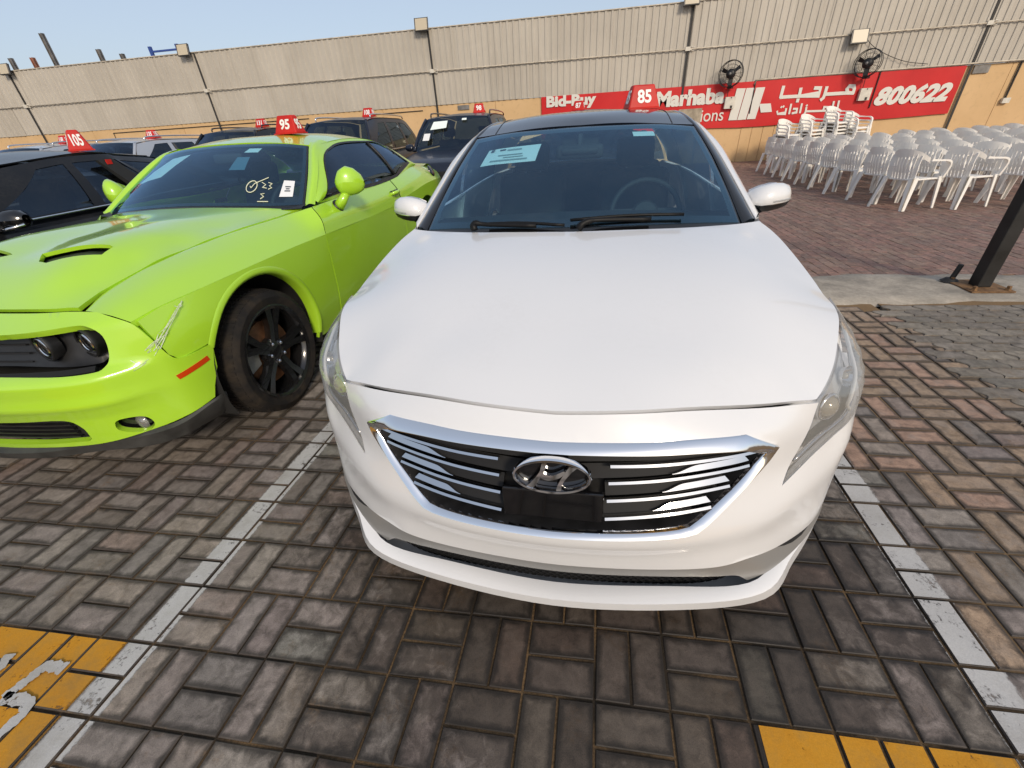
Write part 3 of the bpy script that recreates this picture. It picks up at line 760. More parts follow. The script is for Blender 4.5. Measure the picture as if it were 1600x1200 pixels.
for bx, bz, lb in ((5.66, 1.68, 'white switch box with cables below the fan over the word'), (9.50, 1.66, 'white switch box with cables next to the telephone number')):
    e = empty('switch_box', (bx, WY-0.12, bz), 0, lb, 'switch box', 'switch boxes on the banner')
    m = MB(); m.box((-0.15, -0.05, -0.16), (0.15, 0.05, 0.15)); m.build('casing', M_box, e)
    m = MB(); m.box((0.02, -0.058, -0.15), (0.08, -0.05, -0.08)); m.box((0.0, -0.056, 0.11), (0.03, -0.05, 0.14)); m.build('switch', M_dark, e)
    m = MB(); m.tube([(-0.1, 0.0, 0.15), (-0.12, -0.02, 0.4), (-0.18, -0.02, 0.5)], 0.01, 4); m.build('cable', M_dark, e)
e = empty('notice_board', (4.42, WY-0.5, 0), 0, 'small weathered board on a stand in front of the banner', 'board')
m = MB(); m.box((-0.35, -0.02, 0.95), (0.35, 0.02, 1.58)); m.build('panel', plain('weathered_board', (0.32, 0.27, 0.20), 0.8, var=0.5, scale=4), e)
for s in (-0.3, 0.3):
    m = MB(); m.box((s-0.02, 0.02, 0), (s+0.02, 0.06, 1.5)); m.build('leg', M_steel, e)

# ================================================================ BLACK POST
M_post = plain('black_post_paint', (0.012, 0.012, 0.012), 0.45, var=0.5, scale=5, bump=0.2)
pe = empty('steel_post', (4.425, 3.05, 0.012), 0, 'black square steel post on a rusty base plate', 'post')
m = MB(); m.box((-0.053, -0.053, 0.012), (0.053, 0.053, 3.6)); o = m.build('shaft', M_post, pe); bv = o.modifiers.new('b', 'BEVEL'); bv.width = 0.008; bv.segments = 2
t = NT('rusty_plate'); n1 = t.noise(20, 6, 0.7); t.setp(color=t.ramp(n1, 0.3, 0.7, (0.10, 0.05, 0.025), (0.28, 0.16, 0.07)), rough=0.8, metal=0.3); M_rustp = t.m
m = MB(); m.box((-0.16, -0.16, 0), (0.16, 0.16, 0.012)); m.build('base_plate', M_rustp, pe)
for sx, sy in ((-1, 1), (1, 1), (1, -1), (-1, -1)):
    m = MB(); m.lathe([(0, 0.035), (0.014, 0.035), (0.016, 0.03), (0.016, 0.012), (0.02, 0.01), (0.022, 0.0)], 6, Matrix.Translation((sx*0.125, sy*0.125, 0.012))); m.build('bolt', M_rustp, pe)
m = MB(); m.lathe([(0.0, 0.16), (0.018, 0.158), (0.02, 0.15), (0.02, 0.035), (0.045, 0.03), (0.06, 0.012), (0.075, 0.0)], 10); o = m.build('anchor_bolt', M_rub, None, True, 0.6); o.location = (4.30, 3.19, 0.012); o.rotation_euler = (0.05, 0.12, 0); tag(o, 'stub of a black anchor bolt beside the post plate', 'bolt')

# ================================================================ WHITE PLASTIC CHAIRS
t = NT('white_moulded_plastic'); t.setp(color=t.ramp(t.noise(5, 4), 0.3, 0.7, (0.90, 0.87, 0.81), (0.94, 0.91, 0.86)), rough=0.42)
tl = t.new('ShaderNodeBsdfTranslucent'); tl.inputs[0].default_value = (0.93, 0.90, 0.84, 1); mx = t.new('ShaderNodeMixShader'); mx.inputs[0].default_value = 0.12
t.l.new(t.b.outputs[0], mx.inputs[1]); t.l.new(tl.outputs[0], mx.inputs[2]); t.l.new(mx.outputs[0], t.out.inputs[0]); M_chair = t.m
def chair_parts():
    P = {}
    # seat: dished slab, front lip rolled down
    rows = []
    for a in np.linspace(-0.21, 0.26, 9):
        w = 0.215+0.03*(a+0.21)/0.47
        rows.append([(a, b*w, 0.425-0.016*(1-b*b)*(1-((a-0.02)/0.26)**2)-(0.03*max(0, (a-0.2)/0.06)**2)) for b in np.linspace(-1, 1, 9)])
    v = [p for r in rows for p in r]; n = 9; f = [(i*n+k, i*n+k+1, (i+1)*n+k+1, (i+1)*n+k) for i in range(8) for k in range(8)]
    m = len(v); v += [(x, y, z-0.022) for x, y, z in v]; f += [tuple(m+i for i in q[::-1]) for q in f]
    bd = [(k, k+1) for k in range(8)]+[(8+9*i, 17+9*i) for i in range(8)]+[(80-k, 79-k) for k in range(8)]+[(72-9*i, 63-9*i) for i in range(8)]
    f += [(b, a, a+m, b+m) for a, b in bd]
    P['seat'] = mkmesh('seat', v, f)
    # back: rail that bows round, slats below
    def rail(s):          # s -1..1 around the back, at seat level t=0 to top t=1
        a = s*1.18
        return -0.30*math.cos(a)*0.98+0.0, 0.285*math.sin(a)
    b = MB()
    S = np.linspace(-1, 1, 19)
    top, bot, tob, bob = [], [], [], []
    for s in S:
        x, y = rail(s); z = 0.82-0.125*abs(s)**2.2; hgt = 0.115-0.06*abs(s)
        top.append((x*1.04, y, z)); bot.append((x*0.97, y*0.98, z-hgt)); tob.append((x*0.93, y*0.93, z-0.006)); bob.append((x*0.92, y*0.94, z-hgt))
    n = len(S); b.add(top+bot+bob+tob, [(r*n+k, r*n+k+1, ((r+1) % 4)*n+k+1, ((r+1) % 4)*n+k) for r in range(4) for k in range(n-1)])
    for k in range(-4, 5):
        s = k*0.155; x1, y1 = rail(s); z1 = 0.77-0.1*abs(s)**2.2; x0, y0 = -0.205+0.02*abs(s), 0.19*s/0.62*0.98
        w = 0.0185 if abs(k) < 4 else 0.030
        for q in range(1):
            mid = ((x0+x1)/2-0.012, (y0+y1)/2)
            st = [(x0, y0, 0.41), (mid[0], mid[1], 0.59), (x1*0.965, y1*0.97, z1)]
            for A, B in zip(st[:-1], st[1:]):
                b.hexa([(A[0]-0.006, A[1]-w*0.8, A[2]), (A[0]+0.006, A[1]-w*0.8, A[2]), (A[0]+0.006, A[1]+w*0.8, A[2]), (A[0]-0.006, A[1]+w*0.8, A[2]), (B[0]-0.006, B[1]-w, B[2]), (B[0]+0.006, B[1]-w, B[2]), (B[0]+0.006, B[1]+w, B[2]), (B[0]-0.006, B[1]+w, B[2])])
    b.box((-0.212, -0.13, 0.515), (-0.2, 0.13, 0.54), Matrix.Translation((-0.025, 0, 0)))
    P['backrest'] = mkmesh('backrest', b.v, b.f, False)
    for sd, nm in ((1, 'armrest'), (-1, 'armrest')):
        b = MB(); x, y = rail(1); path = [(x*0.98, y, 0.675), (0.02, 0.288, 0.665), (0.16, 0.292, 0.655), (0.235, 0.288, 0.62), (0.262, 0.272, 0.54), (0.255, 0.25, 0.42)]
        W_ = [0.022, 0.026, 0.028, 0.026, 0.022, 0.02]; H_ = [0.016, 0.011, 0.011, 0.014, 0.018, 0.02]
        Pp = resample(crv(path, 6), 16); ws = np.interp(np.linspace(0, 5, 16), range(6), W_); hs = np.interp(np.linspace(0, 5, 16), range(6), H_)
        v = []
        for i in range(16):
            d = Pp[min(i+1, 15)]-Pp[max(i-1, 0)]; d /= np.linalg.norm(d); nrm = np.array([-d[2], 0, d[0]]); yv = np.array([0, 1, 0])
            for a_, c_ in ((-1, -1), (1, -1), (1, 1), (-1, 1)): q = Pp[i]+yv*ws[i]*a_+nrm*hs[i]*c_; v.append((q[0], sd*q[1], q[2]))
        f = [(4*i+k, 4*i+(k+1) % 4, 4*i+4+(k+1) % 4, 4*i+4+k) for i in range(15) for k in range(4)]+[(3, 2, 1, 0), (60, 61, 62, 63)]
        P['armrest', sd] = mkmesh('armrest', v, f, False)
    for fx in (-1, 1):
        for sd in (1, -1):
            b = MB()
            if fx < 0: t0, t1, a0, a1 = (-0.20, 0.20), (-0.275, 0.262), 0.042, 0.026
            else: t0, t1, a0, a1 = (0.225, 0.225), (0.272, 0.268), 0.034, 0.019
            zt, th = 0.44, 0.007
            for (dx0, dy0) in ((0, 1), (1, 0)):      # L section: two thin webs
                def pt(c, a, i, j, z): return (c[0]-fx*(a if i else 0)*1.0+fx*0.5*a, sd*(c[1]-(a if j else 0)+0.5*a), z)
                v = []
                for c, a, z in ((t1, a1, 0.0), (t0, a0, zt)):
                    s_ = 0.28
                    if dx0: q = [(-a, 0), (a, 0), (a, -2*a*s_), (-a, -2*a*s_)]
                    else: q = [(0, -a), (0, a), (-2*a*s_, a), (-2*a*s_, -a)]
                    for ux, uy in q: v.append((c[0]+fx*(ux+ (a if not dx0 else 0)), sd*(c[1]+uy+(a if dx0 else 0)), z))
                b.hexa(v)
            P['leg', fx, sd] = mkmesh('leg', b.v, b.f, False)
    for me in P.values(): me.materials.append(M_chair)
    return P
CP = chair_parts()
def chair(x, y, z, rz, label, group):
    e = empty('plastic_chair', (x, y, z), rz, label, 'chair', group)
    for k, me in CP.items():
        o = bpy.data.objects.new(k if isinstance(k, str) else k[0], me); link(o, e)
    return e
def ordinal(k): return ['first', 'second', 'third', 'fourth', 'fifth', 'sixth', 'seventh', 'eighth', 'ninth', 'tenth', 'eleventh', 'twelfth'][k]
for r, X in enumerate((5.98, 6.73, 7.52, 8.30, 9.20, 10.0, 10.8, 11.6)):
    for k in range(9):
        y = 12.42 - 0.70*k + rng.gauss(0, 0.03) + (0.0 if r < 4 else rng.gauss(0, 0.05)); x = X + (0.18-0.045*k if r == 0 and k < 4 else 0.0) + rng.gauss(0, 0.03)
        q = to_px((x, y, 0.6))
        if not q or q[0] > 1650: continue
        rowname = 'row beside the parking bays' if r == 0 else '%s row from the parking bays' % ordinal(r)
        chair(x, y, 0.003, 0.36+rng.gauss(0, 0.09), 'white plastic armchair, %s from the tan wall in the %s' % (ordinal(k), rowname), 'plastic chairs set out in rows')
for (X, n, dz, lb) in ((7.08, 5, 0.088, 'lowest stack, beside the wall end of the rows'), (7.68, 6, 0.088, 'second lowest stack by the banner'), (8.33, 8, 0.085, 'tallest stack by the banner'), (8.84, 6, 0.088, 'stack next to the tallest one')):
    for k in range(n):
        chair(X-0.012*k, 14.25+rng.gauss(0, 0.006), 0.002+k*dz, math.radians(-62)+rng.gauss(0, 0.015), 'white plastic armchair, %s of the %s' % ('bottom' if k == 0 else 'top' if k == n-1 else '%s up' % ordinal(k), lb), 'stacked plastic chairs by the banner')
# ================================================================ CAR HELPERS
class Nose:
    """front skin of a car as r(phi, z) about the upright axis x=0, y=ay ; points given as (x, y, z)"""
    def __init__(s, pts, ay=1.0, lam=1.5e-3):
        s.ay = ay; s.f = RBF([(math.atan2(x, ay-y), z, math.hypot(x, ay-y)) for x, y, z in pts], sym=True, lam=lam)
    def uv(s, P): return [(math.atan2(x, s.ay-y), z) for x, y, z in P]
    def fn(s, off=0.0, tilt=0.0, zc=0.0):
        def g(U, V):
            r = s.f(U, V)+off-tilt*(V-(zc(U) if callable(zc) else zc))
            return np.stack([r*np.sin(U), s.ay-r*np.cos(U), V], 1)
        return g
def wheel(parent, x, y, R, w, rim_r, side, spoke_fn, tyre_mat=None, steer=0.0, rimmat=None, detail=True):
    """parts of a wheel: tyre > tread blocks, rim > spokes, disc, caliper ; side=+1 outer face towards +x"""
    M0 = Matrix.Translation((x, y, R)) @ Matrix.Rotation(steer, 4, 'Z') @ Matrix.Rotation(side*math.pi/2, 4, 'Y')
    we = bpy.data.objects.new('wheel', None); we.empty_display_size = 0.1; link(we, parent)
    m = MB(); h = w/2
    m.lathe([(rim_r-0.012, -h*0.9), (rim_r+0.02, -h), (R-0.05, -h*1.02), (R-0.012, -h*0.86), (R-.004, -h*0.55), (R-.003, 0), (R-.004, h*0.55), (R-0.012, h*0.86), (R-0.05, h*1.02), (rim_r+0.045, h*1.03), (rim_r+0.02, h), (rim_r-0.004, h*0.93), (rim_r-0.012, h*0.7)], 64, M0)
    ty = m.build('tyre', tyre_mat or M_rub, we, True, 0.9)
    if detail:
        m = MB()
        for k in range(72):
            a = 2*math.pi*k/72
            for (z0, z1, sk) in ((-0.97, -0.52, 0.30), (-0.44, -0.04, -0.15), (0.04, 0.44, 0.15), (0.52, 0.97, -0.30)):
                v = []
                for rr in (R-0.010, R+0.0015):
                    for zz, aa in ((z0, 0.02), (z0, 0.072), (z1, 0.072), (z1, 0.02)):
                        q = a+aa+sk*(zz-(z0+z1)/2)*0.10; r2 = rr-(0.012 if abs(zz) > 0.9 else 0.002 if abs(zz) > 0.5 else 0); v.append(M0 @ Vector((r2*math.cos(q), r2*math.sin(q), zz*h*0.9)))
                m.hexa(v)
        o = m.build('tread_blocks', tyre_mat or M_rub, ty); o['kind'] = 'stuff'
    m = MB(); m.lathe([(rim_r-0.03, -h*0.8), (rim_r-0.03, h*0.5), (rim_r-0.018, h*0.78), (rim_r, h*0.93), (rim_r+0.004, h*0.96), (rim_r-0.006, h*0.98), (rim_r-0.022, h*0.9)], 48, M0)
    rim = m.build('rim', rimmat or M_rimblk, we, True, 0.7)
    if detail:
        m = MB(); m.lathe([(0.03, 0), (rim_r*0.68, 0), (rim_r*0.68, 0.025), (0.03, 0.025)], 32, M0 @ Matrix.Translation((0, 0, h*0.12))); m.build('brake_disc', M_rust, we, True, 0.6)
        m = MB()
        for a0, a1 in ((2.35, 3.35),):
            for k in range(8):
                q0, q1 = a0+(a1-a0)*k/8, a0+(a1-a0)*(k+1)/8; v = []
                for zz in (h*0.05, h*0.50):
                    for rr, qq in ((rim_r*0.42, q0), (rim_r*0.74, q0), (rim_r*0.74, q1), (rim_r*0.42, q1)): v.append(M0 @ Vector((-side*rr*math.sin(qq)*-1 if False else rr*math.cos(qq+math.pi/2), rr*math.sin(qq+math.pi/2), zz)))
                m.hexa(v)
        m.build('brake_caliper', M_caliper, we)
    else:
        m = MB(); m.lathe([(0.0, h*0.3), (rim_r*0.98, h*0.3)], 24, M0); m.build('brake_disc', M_under, we)
    spoke_fn(rim, M0, rim_r, h)
    return we
def spokes_simple(n, mat):
    def f(rim, M0, rr, h):
        for k in range(n):
            a = 2*math.pi*k/n; T = M0 @ Matrix.Rotation(a, 4, 'Z'); m = MB()
            m.hexa([T @ Vector(p) for p in ((0.03, -0.03, h*0.6), (rr*0.97, -0.018, h*0.7), (rr*0.97, 0.018, h*0.7), (0.03, 0.03, h*0.6), (0.03, -0.03, h*0.85), (rr*0.97, -0.018, h*0.92), (rr*0.97, 0.018, h*0.92), (0.03, 0.03, h*0.85))]); m.build('spoke', mat, rim)
        m = MB(); m.lathe([(0.0, h*0.9), (0.055, h*0.88), (0.06, h*0.6)], 16, M0); m.build('hub', mat, rim, True)
    return f
def roof_sign(loc, rz, txt, label, sc=0.66, parent=None):
    """red truncated wedge with white numerals on its faces, standing on a car roof"""
    e = empty('roof_sign', loc, rz, label, 'roof sign', 'numbered red signs on car roofs'); e.scale = (sc, sc, sc)
    b0, b1, d0, d1, H = 0.155, 0.105, 0.105, 0.045, 0.20
    z0 = 0.006
    v = [(-b0, -d0, z0), (b0, -d0, z0), (b0, d0, z0), (-b0, d0, z0), (-b1, -d1, H), (b1, -d1, H), (b1, d1, H), (-b1, d1, H)]
    m = MB().hexa(v); o = m.build('shell', M_red, e); bv = o.modifiers.new('b', 'BEVEL'); bv.width = 0.012; bv.segments = 2
    m = MB().box((-b0-0.008, -d0-0.008, 0), (b0+0.008, d0+0.008, 0.012)); m.build('magnet_base', M_red, e)
    hgt = 0.115
    for ang, off, half, up in ((0, d0, 1.0, (0, d0-d1, H)), (math.pi, d0, 1.0, (0, d0-d1, H)), (math.pi/2, b0, 0.62, (0, b0-b1, H)), (-math.pi/2, b0, 0.62, (0, b0-b1, H))):
        R_ = Matrix.Rotation(ang, 4, 'Z'); tt = 0.52
        pos = Vector((0, -(off*(1-tt)+(off-up[1])*tt)-0.0035, H*tt))
        o = text_obj('numeral', txt, 0.2, M_wnum, e, Matrix(), depth=0.0015, offset=0.006)
        fit_text(o, (0.068*len(txt) if len(txt) < 3 else 0.155)*half, hgt)
        o.matrix_local = R_ @ frame(pos, (1, 0, 0), (0, up[1], H))
    return e

# ================================================================ WHITE SEDAN
SED = empty('white_sedan', (0.9000, -0.2096, 0), -0.031, 'white sedan with black roof and chrome grille parked facing the open paving', 'car')
class LineNose(Nose):
    """skin carried by feature lines (centre -> flank), smooth across them"""
    def __init__(s, lines, ay=1.0):
        s.ay = ay; s.ph = np.linspace(0, 1.35, 271); R_, Z_ = [], []
        for L in lines:
            P = np.array(crv([(-L[1][0],)+tuple(L[1][1:])]+list(L), 10))[10:]
            ph = np.arctan2(P[:, 0], ay-P[:, 1]); r = np.hypot(P[:, 0], ay-P[:, 1]); o = np.argsort(ph)
            R_.append(np.interp(s.ph, ph[o], r[o])); Z_.append(np.interp(s.ph, ph[o], P[o, 2]))
        w = np.clip(1-s.ph/1.0, 0, 1); R_.insert(2, 0.5*(R_[1]+R_[2])-0.007*w); Z_.insert(2, 0.5*(Z_[1]+Z_[2]))      # shallow hollow under the ridge
        k = np.ones(9)/9
        s.R = np.array([np.r_[q[:4], np.convolve(q, k, 'valid'), q[-4:]] for q in R_]); s.Z = np.array([np.r_[q[:4], np.convolve(q, k, 'valid'), q[-4:]] for q in Z_])
    def f(s, U, V):
        sc = np.ndim(U) == 0; U, V = np.atleast_1d(np.asarray(U, float)), np.atleast_1d(np.asarray(V, float)); a = np.abs(U)
        R_ = np.array([np.interp(a, s.ph, q) for q in s.R]); Z_ = np.array([np.interp(a, s.ph, q) for q in s.Z])      # lines ordered bottom -> top
        dz = np.maximum(np.diff(Z_, axis=0), 1e-3); dr = np.diff(R_, axis=0)/dz; n = len(Z_)
        m = np.zeros_like(R_); m[0] = dr[0]; m[-1] = dr[-1]
        for k in range(1, n-1):
            h = np.where(dr[k-1]*dr[k] > 0, 2*dr[k-1]*dr[k]/(dr[k-1]+dr[k]+1e-12), 0.35*(dr[k-1]+dr[k])/2); m[k] = h
        out = R_[0]+m[0]*(V-Z_[0])
        for k in range(n-1):
            t_ = (V-Z_[k])/dz[k]; q = (t_ >= 0) & (t_ <= 1) if k < n-2 else (t_ >= 0) & (t_ <= 1)
            h = (2*t_**3-3*t_**2+1)*R_[k]+(t_**3-2*t_**2+t_)*dz[k]*m[k]+(-2*t_**3+3*t_**2)*R_[k+1]+(t_**3-t_**2)*dz[k]*m[k+1]
            out = np.where(q, h, out)
        out = np.where(V > Z_[-1], R_[-1]+m[-1]*(V-Z_[-1]), out)
        return float(out[0]) if sc else out
NL = [
 [(0, .05, .13), (.26, .064, .13), (.457, .092, .13), (.563, .132, .13), (.663, .185, .14), (.775, .265, .16), (.845, .35, .18), (.885, .44, .19), (.90, .60, .19), (.90, .72, .19)],
 [(0, .014, .298), (.26, .029, .299), (.457, .057, .302), (.563, .098, .305), (.663, .150, .309), (.775, .232, .322), (.845, .318, .345), (.885, .42, .35), (.905, .60, .33), (.91, .72, .33)],
 [(0, -.018, .438), (.20, -.006, .440), (.371, .024, .446), (.543, .085, .455), (.66, .160, .478), (.775, .262, .512), (.86, .350, .555), (.897, .45, .57), (.915, .60, .58), (.92, .72, .58)],
 [(0, .015, .60), (.25, .034, .60), (.45, .088, .60), (.55, .137, .60), (.65, .205, .602), (.73, .268, .610), (.80, .327, .625), (.86, .378, .655), (.895, .47, .69), (.912, .60, .72), (.92, .72, .74)],
 [(0, .050, .743), (.21, .060, .746), (.34, .083, .747), (.473, .120, .738), (.57, .165, .716), (.65, .222, .695), (.72, .278, .690), (.80, .333, .708), (.855, .385, .738), (.885, .48, .778), (.902, .60, .805), (.91, .72, .825)],
 [(0, .095, .803), (.18, .104, .805), (.34, .136, .799), (.52, .196, .781), (.62, .240, .768), (.697, .282, .760), (.757, .37, .789), (.803, .47, .828), (.845, .57, .853), (.865, .67, .868), (.876, .76, .876)]]
NS = LineNose(NL); nf = NS.fn()
AW = (0, 1.6, 0.6)                                # a point inside the car, to orient the skins
gap_top = crv([(0, .098, .797), (.18, .107, .802), (.34, .139, .798), (.52, .198, .777), (.62, .238, .762), (.690, .276, .748)], 6)
hl_in = crv([(.690, .276, .748), (.668, .24, .68), (.638, .205, .615), (.603, .170, .549)], 5)
hl_lo = crv([(.603, .170, .549), (.70, .252, .587), (.81, .340, .620), (.866, .39, .664), (.897, .48, .70), (.912, .60, .735)], 5)
rear_b = [(.912, .62, .72), (.912, .62, .6), (.905, .62, .45), (.90, .62, .33)]
low_w = crv([(.90, .60, .345), (.88, .40, .352), (.846, .305, .347), (.775, .225, .322), (.663, .145, .309), (.563, .092, .305), (.457, .055, .302), (.26, .028, .298), (0, .014, .297)], 4)
half = gap_top + hl_in[1:] + hl_lo[1:] + rear_b + list(low_w)
uv = NS.uv(half); full = uv + [(-a, b) for a, b in uv[-2:0:-1]]
GRO = [(0, .050, .742), (.21, .060, .747), (.34, .083, .749), (.473, .115, .744), (.572, .140, .692), (.50, .098, .608), (.392, .052, .507), (.352, .040, .484), (.20, .012, .476), (0, 0, .473)]
gtop = crv(GRO[:4], 6); gtip = [np.array(GRO[3]), np.array(GRO[4])]; gside = crv(GRO[4:7], 6); gbot = crv(GRO[6:], 6)
gh = NS.uv(list(gtop)+[gtip[1]]+list(gside)[1:]+list(gbot)[1:]); ghole = gh + [(-a, b) for a, b in gh[-2:0:-1]]
patch('front_bumper', full, nf, M_white, SED, holes=[ghole], h=0.022, thick=0.02, away=AW)
# chrome surround: outer loop follows the opening, inner loop gives the bar its breadth
GRI = [(0, .052, .722), (.21, .062, .725), (.34, .085, .723), (.455, .112, .714), (.532, .128, .680), (.478, .095, .606), (.376, .052, .516), (.343, .042, .497), (.20, .014, .488), (0, .002, .485)]
def ringhalf(G): return np.array([*resample(crv(G[:4], 6), 16), *resample(crv(G[3:5], 4), 6)[1:], *resample(crv(G[4:7], 6), 14)[1:], *resample(crv(G[6:], 6), 14)[1:]])
ro, ri = np.array(NS.uv(ringhalf(GRO))), np.array(NS.uv(ringhalf(GRI)))
def fullring(a): return np.vstack([a, (a*[-1, 1])[-2:0:-1]])
ro, ri = fullring(ro), fullring(ri)
nh = (len(ro)+2)//2; wt = np.zeros(len(ro))
for k_ in range(len(ro)):
    kk = k_ if k_ < nh else len(ro)-k_
    wt[k_] = np.interp(kk, [0, 15, 22, nh], [0, 0, 1, 1])            # 0 along the top bar, 1 down the sides and sill
def ringrow(mixv, top, low):
    q = ro*(1-mixv)+ri*mixv; r = NS.f(q[:, 0], q[:, 1])+top*(1-wt)+low*wt
    return np.stack([r*np.sin(q[:, 0]), 1.0-r*np.cos(q[:, 0]), q[:, 1]], 1)
rows = [ringrow(0, -.012, -.012), ringrow(0, .001, .010), ringrow(.07, .005, .015), ringrow(.45, .012, .013), ringrow(.86, .020, .005), ringrow(.95, .020, .003), ringrow(1, .012, .0), ringrow(1, 0, -.01)]
GR = empty('grille', (0, 0, 0)); GR.parent = SED
grid('chrome_surround', rows, M_chrome, GR, close=True, sharp=0.9)
grid('grille_duct', [NS.fn(0.0)(*ri.T), NS.fn(-0.06)(*ri.T)], M_blk, GR, close=True)
patch('grille_back', list(map(tuple, ri*1.0)), NS.fn(-0.055), M_blk, GR, h=0.03, away=AW)
def bar_z(b, x): (x0, z0), (x1, z1) = b; return z0+(z1-z0)*(x-x0)/(x1-x0)
BARS = [((.145, .686), (.505, .694)), ((.142, .637), (.482, .655)), ((.139, .585), (.440, .603)), ((.135, .533), (.396, .551))]
for (b0, b1) in BARS:
    for s in (1, -1):
        xs = np.linspace(b0[0], b1[0]-0.004, 14)
        lo = [(x, .0, bar_z((b0, b1), x)-0.003) for x in xs]; hi = [(x, .0, bar_z((b0, b1), x)+0.003) for x in xs[::-1]]
        def ang(P): return [(s*math.asin(min(1, x/0.985)), z) for x, y, z in P]
        v, f = patch('x', ang(lo+hi), NS.fn(0.004, 0.5, lambda U: bar_z((b0, b1), 0.985*np.sin(np.abs(U)))), None, h=0.03, thick=0.03, away=AW, build=False)
        L = b1[0]-b0[0]; xs2 = np.linspace(b0[0]+0.46*L, b1[0], 22)
        hh = [0.001+0.0115*(lambda q: q*q*(3-2*q))(min(1, max(0, (x-xs2[0])/(0.20*L)))) for x in xs2]
        if b0[1] > .68: hh = [q*0.62*(1-max(0, (x-xs2[0])/(0.5*L)-0.75)*2.2) for q, x in zip(hh, xs2)]
        lo = [(x, 0, bar_z((b0, b1), x)+0.0075) for x in xs2]; hi = [(x-0.008*k_/21, 0, bar_z((b0, b1), x)+0.0075+q) for k_, (x, q) in enumerate(zip(xs2, hh))][::-1]
        v2, f2 = patch('x', ang(lo+hi), NS.fn(-0.001, 0.5, lambda U: bar_z((b0, b1), 0.985*np.sin(np.abs(U)))), None, h=0.03, thick=0.02, away=AW, build=False)
        if b0[1] > .68: v2, f2 = [], []
        n = len(v); obj('grille_slat', v+v2, f+[tuple(i+n for i in q) for q in f2], M_slat, GR, True, 0.6)
        # dark body of the blade behind the bright edge
        xs = np.linspace(0.04 if b0[1] > .6 else b0[0], b1[0]-0.01, 14); lo = [(x, 0, bar_z((b0, b1), x)-0.002) for x in xs]; hi = [(x, 0, bar_z((b0, b1), x)+0.030) for x in xs[::-1]]
        patch('grille_bar', ang(lo+hi), NS.fn(-0.020, 0.5, lambda U: bar_z((b0, b1), 0.985*np.sin(np.abs(U)))), M_gun, GR, h=0.04, thick=0.02, away=AW)
# badge
BD = empty('badge', (0, -0.006, .680)); BD.parent = GR; BD.rotation_euler = (math.radians(-10), 0, 0)
ea, eb = .098, .049; m = MB(); n = 48; prof = [(0.5*math.pi*k/4) for k in range(5)]
rows = []
for q, dp in ((1.02, 0.010), (1.015, -0.004), (0.985, -0.009), (0.90, -0.009), (0.865, -0.003), (0.86, 0.010)):
    rows.append([(ea*q*math.cos(a)*(1 if q > .95 else 1+0.04), dp, eb*(q if q > 0.95 else q*0.96)*math.sin(a)) for a in np.linspace(0, 2*math.pi, n+1)])
grid('badge_ring', rows, M_chrome, BD, flip=True, sharp=0.8)
def bprism(poly, name, mat=None):
    m = MB(); m.prism([(x, z) for x, z in poly], lambda u, w, d: (u, 0.004-d, w), 0.012); return m.build(name, mat or M_chrome, BD)
H0 = list(map(tuple, crv([(-.062, -.031), (-.050, -.018), (-.030, .012), (-.024, .0385)], 4)))+list(map(tuple, crv([(-.012, .040), (-.016, .022), (-.030, -.010), (-.044, -.034)], 4)))
bprism(H0, 'badge_stroke'); bprism([(-x, -z) for x, z in H0], 'badge_stroke')
bprism(list(map(tuple, crv([(-.028, -.004), (-.008, -.010), (.018, -.002), (.036, .016)], 5)))+list(map(tuple, crv([(.030, .020), (.010, .008), (-.006, .004), (-.022, .010)], 5))), 'badge_stroke')
patch('badge_field', [(ea*0.9*math.cos(a), eb*0.9*math.sin(a)) for a in np.linspace(0, 2*math.pi, 24)[:-1]], lambda U, V: np.stack([U, 0*U+0.012, V], 1), M_gloss, BD, h=0.03)
# blanked number plate mount
m = MB(); m.box((-.132, -.004, .515), (.132, .010, .618)); o = m.build('plate_blank', M_gloss, SED); o.location = (0, .004, 0); bv = o.modifiers.new('b', 'BEVEL'); bv.width = 0.004; bv.segments = 2
# lower grey insert with mesh, and the white lip
ins = [(0, .030, .300), (.26, .035, .301), (.457, .060, .304), (.563, .098, .307), (.663, .150, .312), (.775, .230, .326), (.85, .32, .354)]
ib = [(.852, .35, .345), (.80, .268, .308), (.70, .172, .260), (.590, .072, .220), (.53, .060, .252), (.35, .036, .254), (.18, .026, .250), (0, .022, .248)]
u1 = NS.uv(crv(ins, 5)); u2 = NS.uv(list(crv(ib[:4], 4))+list(crv(ib[3:], 5))[1:]); loop = u1+u2; loop = loop+[(-a, b) for a, b in loop[-2:0:-1]]
low_z = lambda U: np.interp(np.abs(U), NS.ph, NS.Z[1])
def ins_fn(off):
    def g(U, V):
        r = NS.f(U, V)+off+np.interp(np.abs(U), [0, .42, .62, 1.2], [.06, .10, .5, .5])*(low_z(U)-V)
        return np.stack([r*np.sin(U), 1.0-r*np.cos(U), V], 1)
    return g
patch('lower_insert', loop, ins_fn(-0.005), M_grey, SED, h=0.025, thick=0.02, away=AW)
for s in (1, -1):
    P = [(.815, .26, .338), (.78, .232, .330), (.70, .168, .312), (.66, .143, .3085), (.688, .160, .302), (.715, .178, .300), (.745, .205, .306)]
    patch('lamp_slot', [(s*a, b) for a, b in NS.uv(P)], ins_fn(-0.001), M_blk, SED, h=0.03, thick=0.01, away=AW)
MG = patch('mesh_backing', [(-.58, .15), (.58, .15), (.58, .27), (-.58, .27)], NS.fn(-0.035), M_under, SED, h=0.05, away=AW)
m = MB(); fnm = NS.fn(-0.014)
hx, hz = 0.0235, 0.0185
